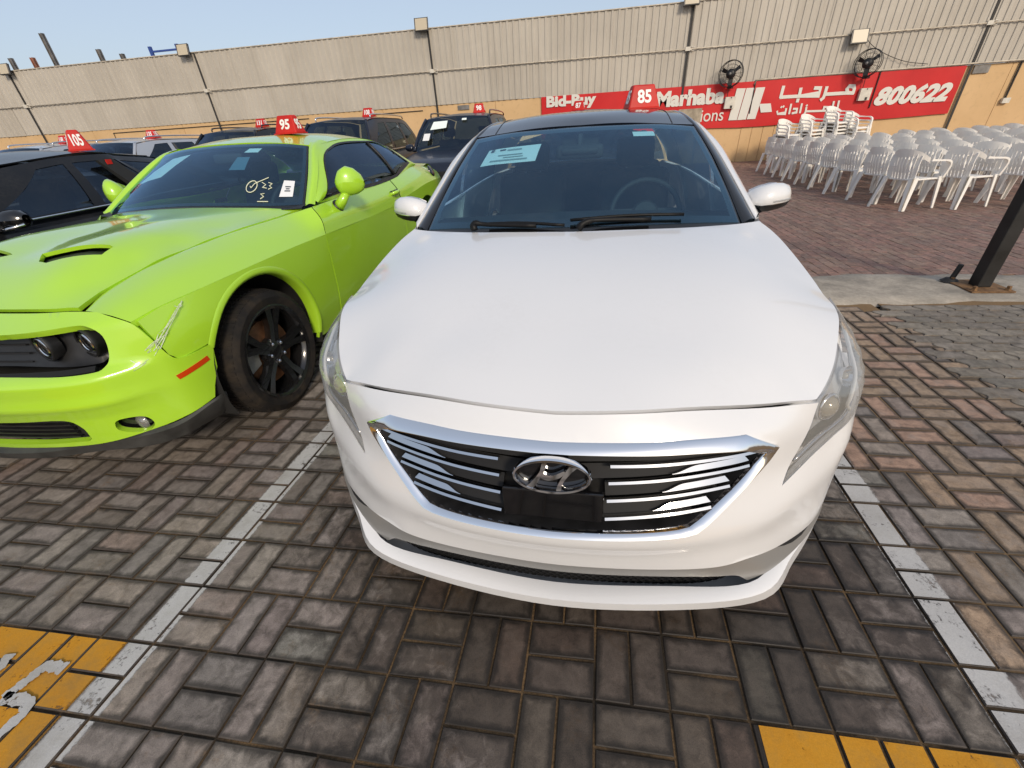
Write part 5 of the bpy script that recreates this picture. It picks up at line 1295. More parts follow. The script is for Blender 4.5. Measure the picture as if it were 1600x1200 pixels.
# lower grille
patch('lower_grille_back', lu, CN.fn(-0.05), M_under, GC, h=0.05, away=AG)
for k in range(5):
    z = .325+.024*k
    patch('lower_grille_bar', [(-.47, z-.004), (.47, z-.004), (.47, z+.004), (-.47, z+.004)], CN.fn(-0.03), M_blk, GC, h=0.05, thick=0.015, away=AG)
for s in (1, -1):
    FE = empty('fog_lamp', (0, 0, 0)); FE.parent = GC
    patch('fog_recess', fgs if s > 0 else fgm, CN.fn(-0.045), M_gloss, FE, h=0.03, away=AG)
    r = CN.f(s*.72, .36); c0 = Vector(((r-.025)*math.sin(s*.73), 1.0-(r-.025)*math.cos(s*.73), .36)); Mp = Matrix.Translation(c0) @ Matrix.Rotation(math.pi/2, 4, 'X') @ Matrix.Rotation(-s*.4, 4, 'Y')
    m = MB(); m.lathe([(.0, .008), (.02, .006), (.034, -.002), (.037, -.02)], 20, Mp); m.build('fog_glass', M_lens, FE, True)
    MK = [(.862, .352, .540), (.905, .44, .567), (.918, .50, .567), (.918, .505, .545), (.90, .43, .540), (.866, .354, .519)]
    patch('side_marker', [(s*a, b) for a, b in CN.uv([(.868, .352, .545), (.914, .50, .572), (.915, .505, .548), (.872, .358, .522)])], CN.fn(0.003), M_amber, GC, h=0.03, thick=0.006, away=AG)
# black chin spoiler
CH = [[(0, .112, .282), (0, .085, .268), (0, .10, .222), (0, .18, .21)], [(.25, .13, .286), (.25, .102, .27), (.25, .118, .226), (.24, .2, .21)], [(.46, .182, .293), (.465, .158, .28), (.46, .17, .234), (.43, .24, .22)], [(.66, .225, .314), (.675, .206, .30), (.66, .225, .228), (.62, .29, .21)], [(.81, .302, .328), (.822, .288, .315), (.79, .31, .235), (.74, .36, .21)], [(.895, .43, .36), (.90, .425, .35), (.85, .44, .25), (.80, .47, .21)], [(.90, .52, .36), (.90, .52, .34), (.86, .54, .25), (.82, .56, .21)]]
rr = [np.array(c) for c in CH]; rr = [r*[-1, 1, 1] for r in rr[:0:-1]]+rr
grid('chin_spoiler', [np.array(q) for q in zip(*[crv([r[k] for r in rr], 5) for k in range(4)])], M_chin if 'M_chin' in globals() else plain('grey_chin_plastic', (0.045, 0.045, 0.043), 0.6, var=0.5, scale=6, bump=0.2), GC, flip=True, sharp=0.7)
# hood with raised centre and two scoops
HG = [(0, .33, .885), (.25, .333, .883), (.45, .347, .879), (.562, .360, .874), (.575, .50, .906), (.615, .73, .955), (.652, 1.03, .983), (.692, 1.27, 1.0), (.735, 1.64, 1.008), (.79, 1.78, 1.02),
 (0, 1.60, 1.078), (.34, 1.62, 1.068), (.60, 1.69, 1.045), (0, .5, .976), (.40, .5, .968), (.49, .5, .930), (0, .7, 1.022), (.45, .7, 1.012), (.535, .7, .966), (0, .95, 1.048), (.48, .95, 1.036), (.57, .95, .992), (0, 1.25, 1.064), (.42, 1.25, 1.054), (.58, 1.25, 1.010)]
ET = cf(*np.array(CN.uv(list(top)[:-5])).T)
HG = [(p[0], p[1]+.012, p[2]+.010) for p in ET[::3]]+HG[4:]
HGF = RBF(HG, sym=True, lam=1e-4)
def hgf(off=0.0): return lambda U, V: np.stack([U, V, HGF(U, V)+off], 1)
ho = [(max(0, p[0]-.004) if k_ else 0.0, p[1]+.016) for k_, p in enumerate(ET)]+[tuple(p) for p in crv([(.570, .44), (.572, .50), (.611, .73), (.648, 1.03), (.688, 1.27), (.731, 1.64), (.78, 1.79)], 4)]+[tuple(p) for p in crv([(.78, 1.79), (.60, 1.70), (.34, 1.63), (0, 1.61)], 5)][1:]
def on_hood(u, v):
    d_ = _f + _r*((u-800)/649.3) + _d*((v-600)/649.3); o = CP0-Vector((-1.70, .07, 0)); z = 1.0
    for k_ in range(600):
        q = o+d_*((0.2+1.4*k_/600-o.y)/d_.y)
        if q.z < HGF(q.x, q.y): break
    return q.x, q.y
SCP = [on_hood(u, v) for u, v in ((61, 409), (66, 396.5), (78, 393.5), (172, 383), (177, 386), (159, 398), (72, 411))]
scs = [tuple(p) for p in SCP]; scm = [(-a, b) for a, b in scs]
patch('hood', ho+[(-a, b) for a, b in ho[-2:0:-1]], hgf(), M_green, GC, holes=[scs, scm], h=0.03, thick=0.018, away=AG)
for q in (scs, scm): patch('hood_scoop', q, hgf(-0.03), M_blk, GC, h=0.04, away=AG)
m = MB(); m.box((-.55, .42, .40), (.55, 1.5, .82)); m.build('engine_bay', M_under, GC)
# fender tops and shoulder: loft between seam and crease
SE1 = [(.568, .352, .866), (.58, .50, .900), (.620, .73, .950), (.657, 1.03, .979), (.697, 1.27, .995), (.742, 1.64, 1.004), (.852, 1.797, 1.027)]
CR1 = [(.79, .30, .805), (.845, .42, .836), (.905, .65, .856), (.938, .945, .868), (.944, 1.34, .870), (.945, 1.60, .866), (.945, 1.725, .863)]
CR0 = [(.668, .365, .856), (.74, .45, .858), (.82, .70, .905), (.85, 1.0, .935), (.865, 1.3, .95), (.872, 1.6, .955), (.89, 1.74, .955)]
def mfix(c, s): return [(s*x, y, z) for x, y, z in c]
for s in (1, -1):
    g0, g1, g2 = [cf(*np.array(CN.uv([q])).T)[0]+np.array([0, .006, .001]) for q in ((.60, .352, .860), (.70, .352, .846), (.80, .342, .812))]
    CRf = [tuple(g2), (.850, .45, .838)]+CR1[2:]; SEf = [tuple(g0)]+SE1[1:]
    md = [tuple((np.array(a)+np.array(b))/2+[.004, 0, .016]) for a, b in zip(SEf, CRf)]; md[0] = tuple(g1); md[-1] = tuple((np.array(SEf[-1])+np.array(CRf[-1]))/2+[.022, 0, .006]); md[-2] = tuple((np.array(SEf[-2])+np.array(CRf[-2]))/2+[.016, 0, .010])
    rws = loft([mfix([(x+.004, y, z-.03) for x, y, z in SEf], s), mfix(SEf, s), mfix(md, s), mfix(CRf, s)], 40, 6)
    grid('fender_flange', [resample(crv(mfix([(x-dx, y, z-dz_) for x, y, z in CRf], s), 10), 40) for dx, dz_ in ((0.001, 0.0), (.004, .03))], M_green, GC)
    grid('fender_top', [np.array(r) for r in zip(*rws)], M_green, GC, flip=s > 0)
# flank below the crease
SG = []
for y, zc, xc in ((.36, .822, .83), (.45, .838, .855), (.65, .856, .905), (.945, .868, .938), (1.34, .870, .944), (1.73, .863, .945), (2.6, .845, .946), (3.04, .852, .950), (3.5, .90, .962), (4.0, .93, .960), (4.5, .925, .93), (4.95, .90, .84)):
    SG.append((y, zc, xc))
for y, w in ((.45, .893), (.58, .922), (.95, .948), (1.4, .945), (1.9, .935), (2.8, .935), (3.4, .945), (3.9, .962), (4.4, .94), (4.9, .86)):
    SG += [(y, .70, w), (y, .52, w-.008), (y, .36, w-.02), (y, .24, w-.05)]
SGF = RBF(SG, lam=2e-4)
def gs(s, off=0.0): return lambda U, V: np.stack([s*(SGF(U, V)+off), U, V], 1)
zc_line = [(.65, .856), (.945, .868), (1.34, .870), (1.55, .867), (1.72, .863)]
for s in (1, -1):
    out = [tuple(p) for p in crv([(.372, .645), (.358, .735), (.352, .812)], 3)]+[(.45, .837)]+[tuple(p) for p in crv(zc_line, 4)]+[(1.715, .72), (1.71, .45), (1.70, .24), (1.45, .24)]+arch(.945, .372, .445, -.28, math.pi-.56)+[(.535, .618), (.40, .608)]
    patch('fender', out, gs(s), M_green, GC, h=0.04, thick=0.02, away=AG)
    # rolled arch lip
    P = [(y, z) for y, z in arch(.945, .372, .438, -.2, math.pi-.50, 30)]
    pin = gs(s, -.005)(*np.array(P).T); pout = gs(s, .012)(*np.array(arch(.945, .372, .458, -.2, math.pi-.50, 30)).T); pe = gs(s, 0.001)(*np.array(arch(.945, .372, .478, -.2, math.pi-.50, 30)).T)
    grid('arch_lip', [pin-np.array([s*.06, 0, 0]), pin, pout, pe], M_green, GC, flip=s > 0)
    m = MB(); a = np.linspace(-.35, math.pi+.35, 24)
    rows = [[(s*x, .945+.455*math.cos(q), .372+.455*math.sin(q)) for q in a] for x in (.50, .92)]; grid('arch_liner', rows, M_under, GC)
    grid('arch_back', [[(s*.52, .945+r_*math.cos(q), .372+r_*math.sin(q)) for q in a] for r_ in (.02, .455)], M_under, GC)
    dz = crv([(1.722, .863), (2.2, .852), (2.6, .845), (3.04, .852), (3.16, .862)], 4)
    patch('door', [(1.722, .24), (1.722, .72)]+[tuple(p) for p in dz]+[(3.22, .6), (3.15, .24)], gs(s), M_green, GC, h=0.07, thick=0.015, away=AG)
    qz = crv([(3.168, .862), (3.5, .90), (4.0, .93), (4.5, .925), (4.94, .90)], 4)
    patch('rear_quarter', [(3.158, .24), (3.228, .6)]+[tuple(p) for p in qz]+[(4.94, .35), (4.5, .28)]+arch(3.895, .372, .445, -.25, math.pi+.3), gs(s), M_green, GC, h=0.07, thick=0.015, away=AG)
    # shoulder between crease and belt
    CRS = [(.945, 1.73, .863), (.946, 2.2, .852), (.946, 2.6, .845), (.950, 3.04, .852), (.962, 3.5, .90), (.960, 4.0, .93), (.93, 4.5, .925), (.84, 4.95, .90)]
    BLT = [(.856, 1.80, 1.030), (.862, 2.2, 1.036), (.862, 2.6, 1.035), (.862, 3.1, 1.045), (.86, 3.45, 1.065), (.82, 3.95, 1.100), (.78, 4.4, 1.075), (.72, 4.92, 1.03)]
    def seg(c, a, b): P = resample(crv(mfix(c, s), 12), 200); return P[int(a*199):int(b*199)+1]
    for nm, a, b in (('door_shoulder', 0, .445), ('rear_shoulder', .448, 1)):
        A, B = resample(seg(CRS, a, b), 30), resample(seg(BLT, a, b), 30); Mi = (A+B)/2+np.array([s*.022, 0, .006])
        rows = crv([A, Mi, B], 5); grid(nm, rows, M_green, GC, flip=s < 0)
    # greenhouse side: belt to roof edge, window opening in it
    ROF = [(.700, 2.30, 1.345), (.655, 2.6, 1.395), (.640, 2.95, 1.408), (.640, 3.3, 1.395), (.655, 3.6, 1.350), (.70, 3.9, 1.255), (.755, 4.15, 1.14)]
    A = resample(crv(mfix([(.850, 1.83, 1.035)]+BLT[1:6]+[(.80, 4.12, 1.10)], s), 12), 121); B = resample(crv(mfix([(.836, 1.88, 1.06)]+ROF, s), 12), 121)
    def gsf(U, V):
        k = np.clip(U, 0, 1)*120; i = np.minimum(119, np.floor(k).astype(int)); t_ = (k-i)[:, None]
        a = A[i]*(1-t_)+A[i+1]*t_; b = B[i]*(1-t_)+B[i+1]*t_; v = V[:, None]
        return a*(1-v)+b*v+np.stack([s*.03*np.sin(np.pi*V), 0*V, 0*V], 1)
    # parameter positions of the window corners
    def inv(y, z):
        best = None
        for U in np.linspace(0, 1, 81):
            q = gsf(np.full(41, U), np.linspace(0, 1, 41)); d = (q[:, 1]-y)**2+(q[:, 2]-z)**2; j = d.argmin()
            if best is None or d[j] < best[0]: best = (d[j], U, j/40)
        return best[1], best[2]
    WO = [(1.93, 1.045), (2.21, 1.233), (2.50, 1.352), (2.75, 1.382), (3.2, 1.388), (3.55, 1.358), (3.76, 1.285), (3.93, 1.145), (3.42, 1.060), (2.65, 1.042)]
    wu = [inv(y, z) for y, z in WO]
    wu = [tuple(p) for p in crv(wu[:7], 4)]+[wu[7], wu[8]]+[tuple(p) for p in crv([wu[8], wu[9], wu[0]], 4)][1:-1]
    patch('side_frame', [(0, 0), (.5, 0), (1, 0), (1, 1), (.5, 1), (0, 1)], gsf, M_green, GC, holes=[wu], h=0.04, away=AG)
    cu_ = np.array(wu).mean(0)
    big = [((a-cu_[0])*1.005+cu_[0], (b-cu_[1])*1.01+cu_[1]) for a, b in wu]; small = [((a-cu_[0])*.955+cu_[0], (b-cu_[1])*.90+cu_[1]) for a, b in wu]
    def gso(off): return lambda U, V: gsf(U, V)+np.array([s*off, 0, off*.3])
    patch('window_surround', big, gso(.004), M_blk, GC, holes=[small], h=0.03, away=AG)
    patch('side_window', small, gso(-.004), M_glassd, GC, h=0.05, away=AG)
    p1, p2 = inv(3.28, 1.37), inv(3.36, 1.08); m = MB(); m.tube([tuple(gso(.002)(np.array([p1[0]*(1-q)+p2[0]*q]), np.array([p1[1]*(1-q)+p2[1]*q]))[0]) for q in np.linspace(0, 1, 6)], .014, 6); m.build('window_divider', M_blk, GC, True)
    # mirror on stalk
    ME = empty('door_mirror', (0, 0, 0)); ME.parent = GC
    rows = []
    for x, y, z, ry, rz in ((.905, 2.13, 1.135, .008, .01), (.92, 2.11, 1.135, .05, .05), (.955, 2.10, 1.142, .065, .085), (1.00, 2.11, 1.150, .068, .098), (1.045, 2.13, 1.145, .06, .085), (1.08, 2.15, 1.135, .042, .055), (1.095, 2.165, 1.13, .01, .012)):
        rows.append([(s*x, y-ry*math.cos(a), z+rz*math.sin(a)) for a in np.linspace(0, 2*math.pi, 20)])
    grid('mirror_shell', rows, M_green, ME, flip=s < 0)
    m = MB(); m.add([(s*x, 2.175, z) for x, z in ((.935, 1.10), (1.06, 1.10), (1.075, 1.17), (1.0, 1.215), (.935, 1.19))], [(0, 1, 2, 3, 4)]); m.build('mirror_glass', M_chrome, ME)
    m = MB(); m.tube([(s*.90, 2.07, .99), (s*.94, 2.07, 1.025), (s*.975, 2.09, 1.075)], [.040, .034, .028], 12); m.build('mirror_stalk', M_green, ME, True)
    m = MB(); m.tube([(s*.885, 2.07, .985), (s*.905, 2.07, .998)], [.046, .044], 14); m.build('stalk_gasket', M_blk, ME, True)
    HE = empty('door_handle', (0, 0, 0)); HE.parent = GC
    m = MB(); m.tube([(s*.925, 3.00, .945), (s*.965, 3.03, .955), (s*.968, 3.10, .957), (s*.93, 3.16, .95)], .016, 8); m.build('handle_bar', M_green, HE, True)
    m = MB(); m.tube([(s*.925, 3.00, .950), (s*.932, 3.08, .952), (s*.928, 3.16, .952)], .02, 8); m.build('handle_cup', M_blk, HE, True)
m = MB(); m.lathe([(0, .012), (.05, .010), (.062, .004), (.066, -.004)], 22, Matrix.Translation((.895, 4.42, 1.02)) @ Matrix.Rotation(math.radians(62), 4, 'Y')); m.build('fuel_cap', M_gloss, GC, True)
# windscreen, roof, rear
GWB = [(0, 1.625, 1.080), (.34, 1.645, 1.068), (.60, 1.71, 1.048), (.792, 1.81, 1.038)]
GWM = [(0, 1.95, 1.27), (.30, 1.965, 1.263), (.52, 2.01, 1.247), (.715, 2.08, 1.215)]
GWT = [(0, 2.30, 1.424), (.26, 2.31, 1.419), (.45, 2.325, 1.408), (.618, 2.35, 1.385)]
WB_, WM_, WT_ = WB, WM, WT; WB, WM, WT = GWB, GWM, GWT
grid('windshield', ws_grid(-.985, .985, .02, .985, 0.0), M_glass, GC)
for (a, b, c, d) in ((-1, 1, -.02, .06), (-1, 1, .94, 1.0), (-1, -.95, .055, .945), (.95, 1, .055, .945)): grid('windshield_border', ws_grid(a, b, c, d, -0.003), M_gloss, GC)
def gcard(name, quad, mat, off):
    rows = []
    for q in np.linspace(0, 1, 3):
        a = np.array(quad[0])*(1-q)+np.array(quad[3])*q; b = np.array(quad[1])*(1-q)+np.array(quad[2])*q
        rows.append([wsp(*(a*(1-t_)+b*t_), off) for t_ in np.linspace(0, 1, 3)])
    return grid(name, rows, mat, GC)[0]
lab = gcard('paper_label', [(.80, .13), (.905, .13), (.905, .36), (.815, .36)], M_paperw, .003)
for u, v, w, hgt in ((.858, .26, .045, .016), (.858, .23, .03, .016), (.858, .20, .045, .016)):
    gcard('printed_line', [(u-w/2, v), (u+w/2, v), (u+w/2, v+hgt), (u-w/2, v+hgt)], M_ink, .005)
gcard('toll_sticker', [(.30, .82), (.46, .82), (.48, .90), (.33, .90)], M_paper, -.004)
gcard('paper_notice', [(-.86, .42), (-.50, .48), (-.42, .86), (-.66, .82)], M_paper, -.006)
gcard('permit_card', [(.26, .52), (.42, .52), (.40, .74), (.26, .74)], M_paperb if 'M_paperb' in globals() else plain('blue_card', (0.10, 0.20, 0.27), 0.7), -.006)
def chalk(path, r=.0035):
    path = [(.645+(u-.59)*.72, .225+(v-.25)*.78) for u, v in path]; m = MB(); m.tube([tuple(wsp(u, v, .004)) for u, v in path], r*.8, 5); return m.build('crayon_mark', M_chalk, GC)
chalk([(.475+.06*math.cos(a), .295+.10*math.sin(a)) for a in np.linspace(0.3, 6.7, 18)])
chalk([(.455, .30), (.47, .27), (.50, .35), (.64, .46)]); chalk([(.58, .37), (.63, .33), (.60, .28), (.65, .27)]); chalk([(.655, .37), (.70, .35), (.675, .31), (.705, .28), (.67, .25)])
chalk([(.64, .18), (.60, .17), (.64, .13), (.61, .09)]); chalk([(.585, .05), (.70, .05)])
WB, WM, WT = WB_, WM_, WT_
# pillar and roof skin
GRF = [(0, 2.30, 1.428), (.30, 2.31, 1.422), (.618, 2.35, 1.388), (0, 2.5, 1.458), (0, 2.8, 1.470), (0, 3.2, 1.465), (0, 3.6, 1.425), (0, 3.8, 1.385), (.655, 2.6, 1.400), (.640, 2.95, 1.412), (.640, 3.3, 1.398), (.655, 3.6, 1.352), (.40, 2.6, 1.448), (.40, 2.95, 1.458), (.40, 3.3, 1.445), (.66, 3.75, 1.31)]
GRR = RBF(GRF, sym=True, lam=1e-4)
rl = [tuple(p) for p in crv([(0, 2.305), (.30, 2.315), (.46, 2.33), (.622, 2.355)], 5)]+[(.668, 2.45)]+[tuple(p) for p in crv([(.655, 2.6), (.640, 2.95), (.640, 3.3), (.655, 3.6), (.66, 3.75)], 4)]+[(.4, 3.78), (0, 3.80)]
patch('roof', rl+[(-a, b) for a, b in rl[-2:0:-1]], lambda U, V: np.stack([U, V, GRR(U, V)], 1), M_green, GC, h=0.05, thick=0.01, away=AG)
for s in (1, -1):
    a = mfix([(.797, 1.815, 1.036), (.720, 2.085, 1.213), (.624, 2.358, 1.383), (.60, 2.45, 1.41)], s); b = mfix([(.852, 1.85, 1.036), (.790, 2.10, 1.21), (.702, 2.34, 1.345), (.655, 2.6, 1.398)], s)
    mid = [tuple((np.array(p)+np.array(q))/2+[s*.008, -.012, .012]) for p, q in zip(a, b)]
    rws = loft([a, mid, b], 24, 4); grid('pillar', [np.array(r) for r in zip(*rws)], M_green, GC, flip=s > 0)
rg = loft([[(-.655, 3.74, 1.31), (0, 3.79, 1.387), (.655, 3.74, 1.31)], [(-.70, 4.0, 1.21), (0, 4.05, 1.26), (.70, 4.0, 1.21)], [(-.76, 4.2, 1.10), (0, 4.3, 1.12), (.76, 4.2, 1.10)]], 15, 4); grid('rear_window', [np.array(r) for r in zip(*rg)], M_glassd, GC)
rg = loft([[(-.80, 4.10, 1.09), (0, 4.28, 1.12), (.80, 4.10, 1.09)], [(-.77, 4.5, 1.07), (0, 4.6, 1.10), (.77, 4.5, 1.07)], [(-.72, 4.90, 1.06), (0, 4.98, 1.10), (.72, 4.90, 1.06)], [(-.80, 4.96, .85), (0, 5.03, .85), (.80, 4.96, .85)], [(-.82, 4.93, .35), (0, 5.0, .35), (.82, 4.93, .35)]], 15, 5); grid('boot_lid', [np.array(r) for r in zip(*rg)], M_green, GC)
rows = [[(x, 1.62+.22*abs(x)**2.2, 1.03-.0*abs(x)) for x in np.linspace(-.8, .8, 15)], [(x, 1.70+.24*abs(x)**2.2, 1.05) for x in np.linspace(-.8, .8, 15)]]; grid('cowl', rows, M_blk, GC)
rg = loft([[(-.80, 1.75, 1.0), (0, 1.62, 1.03), (.80, 1.75, 1.0)], [(-.78, 2.0, 1.005), (0, 2.0, 1.02), (.78, 2.0, 1.005)], [(-.77, 2.3, .96), (0, 2.32, .97), (.77, 2.3, .96)], [(-.76, 2.32, .6), (0, 2.33, .6), (.76, 2.32, .6)]], 13, 4); grid('dashboard', [np.array(r) for r in zip(*rg)], M_int, GC)
for s in (1, -1):
    SE = empty('front_seat', (0, 0, 0)); SE.parent = GC
    soft_box('seat_cushion', (-.25, -.25, -.09), (.25, .27, .07), M_int, SE, .05, (math.radians(6), 0, 0), (s*.38, 2.65, .46))
    soft_box('seat_back', (-.25, -.06, 0), (.25, .06, .62), M_int, SE, .055, (math.radians(-24), 0, 0), (s*.38, 2.90, .50))
    soft_box('headrest', (-.13, -.05, 0), (.13, .05, .19), M_int, SE, .045, (math.radians(-14), 0, 0), (s*.38, 3.12, 1.08))
STW = empty('steering_wheel', (.38, 2.30, .97)); STW.parent = GC; STW.rotation_euler = (math.radians(64), 0, 0)
m = MB(); m.tube([(.185*math.cos(a), .185*math.sin(a), 0) for a in np.linspace(0, 2*math.pi, 33)], 0.016, 8, False); m.build('wheel_rim', M_int, STW, True)
m = MB(); m.lathe([(0, .02), (.07, .018), (.09, 0), (.08, -.04)], 16); m.box((-.17, -.02, -.02), (.17, .03, 0)); m.build('wheel_hub', M_int, STW)
soft_box('rear_view_mirror', (-.12, -.02, -.035), (.12, .02, .035), M_int, GC, .02, None, (0, 2.25, 1.33))
m = MB(); m.box((-.78, .50, .20), (.78, 4.7, .30)); m.build('floor_pan', M_under, GC)
grid('roof_lining', [[(x, y, GRR(x, y)-.035) for x in np.linspace(-.55, .55, 9)] for y in np.linspace(2.42, 3.7, 9)], M_int, GC)
# wheels : five twin spokes, machined faces
def spokes_twin(rim, M0, rr, h):
    for k in range(5):
        for d, mt in ((-.14, M_rimblk), (.14, M_chromed if k % 2 == 0 else M_rimblk)):
            a = 2*math.pi*k/5+.35; T = M0 @ Matrix.Rotation(a, 4, 'Z'); m = MB()
            p0, p1, p2 = (.05, d*.12), (rr*.55, d*.22*rr*2), (rr*.985, d*rr*1.15)
            w0, w1, w2 = .016, .018, .024
            for (A, wa, za), (B, wb, zb) in (((p0, w0, .72), (p1, w1, .80)), ((p1, w1, .80), (p2, w2, .90))):
                m.hexa([T @ Vector(q) for q in ((A[0], A[1]-wa, h*(za-.3)), (B[0], B[1]-wb, h*(zb-.3)), (B[0], B[1]+wb, h*(zb-.3)), (A[0], A[1]+wa, h*(za-.3)), (A[0], A[1]-wa, h*za), (B[0], B[1]-wb, h*zb), (B[0], B[1]+wb, h*zb), (A[0], A[1]+wa, h*za))])
            m.build('spoke', mt, rim)
    m = MB(); m.lathe([(0.0, h*.80), (.035, h*.80), (.045, h*.76), (.085, h*.66), (.09, h*.4)], 24, M0); m.build('hub', M_rimblk, rim, True, .5)
    for k in range(5):
        a = 2*math.pi*k/5+.98; T = M0 @ Matrix.Translation((.058*math.cos(a), .058*math.sin(a), h*.74)); m = MB(); m.lathe([(0, .016), (.007, .015), (.011, .008), (.011, -.012)], 6, T); m.build('wheel_nut', M_chrome2, rim)
M_chromed = plain('machined_spoke', (0.30, 0.31, 0.32), 0.22, 1.0)
t = NT('dusty_tyre'); n1 = t.noise(12, 5); n2 = t.noise(150, 2); c = t.mix(t.math('MULTIPLY', t.ramp(n1, .4, .7), .6), (0.014, 0.013, 0.013), (0.050, 0.038, 0.026)); t.setp(color=c, rough=.85, spec=.2); M_dtyre = t.m
wheel(GC, .815, .945, .364, .245, .274, 1, spokes_twin, M_dtyre, steer=0.0)
wheel(GC, -.815, .945, .364, .245, .274, -1, spokes_twin, M_dtyre, detail=False)
for s in (1, -1): wheel(GC, s*.82, 3.895, .364, .245, .274, s, spokes_twin, M_dtyre, detail=False)
# scuffs on the front corner
def scuff(path, w):
    v, f = [], []; P = [np.array(p) for p in path]
    for i, p in enumerate(P):
        d = P[min(i+1, len(P)-1)]-P[max(i-1, 0)]; d /= np.linalg.norm(d); n_ = np.array([-d[1], d[0]])*w*rng.uniform(.4, 1)
        q = cf(np.array([p[0]+n_[0], p[0]-n_[0]]), np.array([p[1]+n_[1], p[1]-n_[1]])) if p[0] < 1.2 else None
        if q is None: q = gs(1, 0)(np.array([1-math.cos(p[0])*.93]*2), np.array([p[1]+n_[1], p[1]-n_[1]]))
        nrm = np.array([math.sin(p[0]), -math.cos(p[0]), .1])*.0025
        v += [tuple(q[0]+nrm), tuple(q[1]+nrm)]
    return v, [(2*i, 2*i+1, 2*i+3, 2*i+2) for i in range(len(P)-1)]
gu_, gv_ = np.meshgrid(np.linspace(.72, 1.12, 240), np.linspace(.50, .84, 240)); GP = cf(gu_.ravel(), gv_.ravel())
PXG = np.array([to_px((p[0]-1.70, p[1]+.07, p[2]))[:2] for p in GP])
def on_nose(u, v):
    k_ = ((PXG-[u, v])**2).sum(1).argmin(); return gu_.ravel()[k_], gv_.ravel()[k_]
SCR = [[(284, 470), (276, 486), (262, 508), (250, 526), (243, 540)], [(280, 474), (270, 492), (258, 512), (248, 520)], [(278, 482), (268, 504), (252, 532), (240, 548)], [(262, 520), (250, 528), (238, 536), (226, 548)], [(254, 530), (244, 534), (232, 545)], [(250, 540), (245, 549), (241, 556)], [(247, 522), (243, 536), (246, 545)], [(272, 478), (280, 480), (284, 476)], [(240, 540), (230, 552), (236, 548)], [(232, 561), (222, 568), (210, 574)], [(228, 566), (218, 574), (208, 580)], [(203, 563), (212, 567), (218, 569)], [(262, 515), (254, 535), (250, 546)]]
for P in SCR:
    q = resample(crv([np.array(on_nose(u, v)) for u, v in P], 4), 9)
    v, f = scuff([tuple(p) for p in q], rng.uniform(.0010, .0022)); obj('scratch', v, f, M_scr, GC, False)
roof_sign((-1.70+.26, .07+2.75, GRR(.26, 2.75)+.003), math.radians(-4), '95', 'red roof sign numbered 95 on the green coupe')
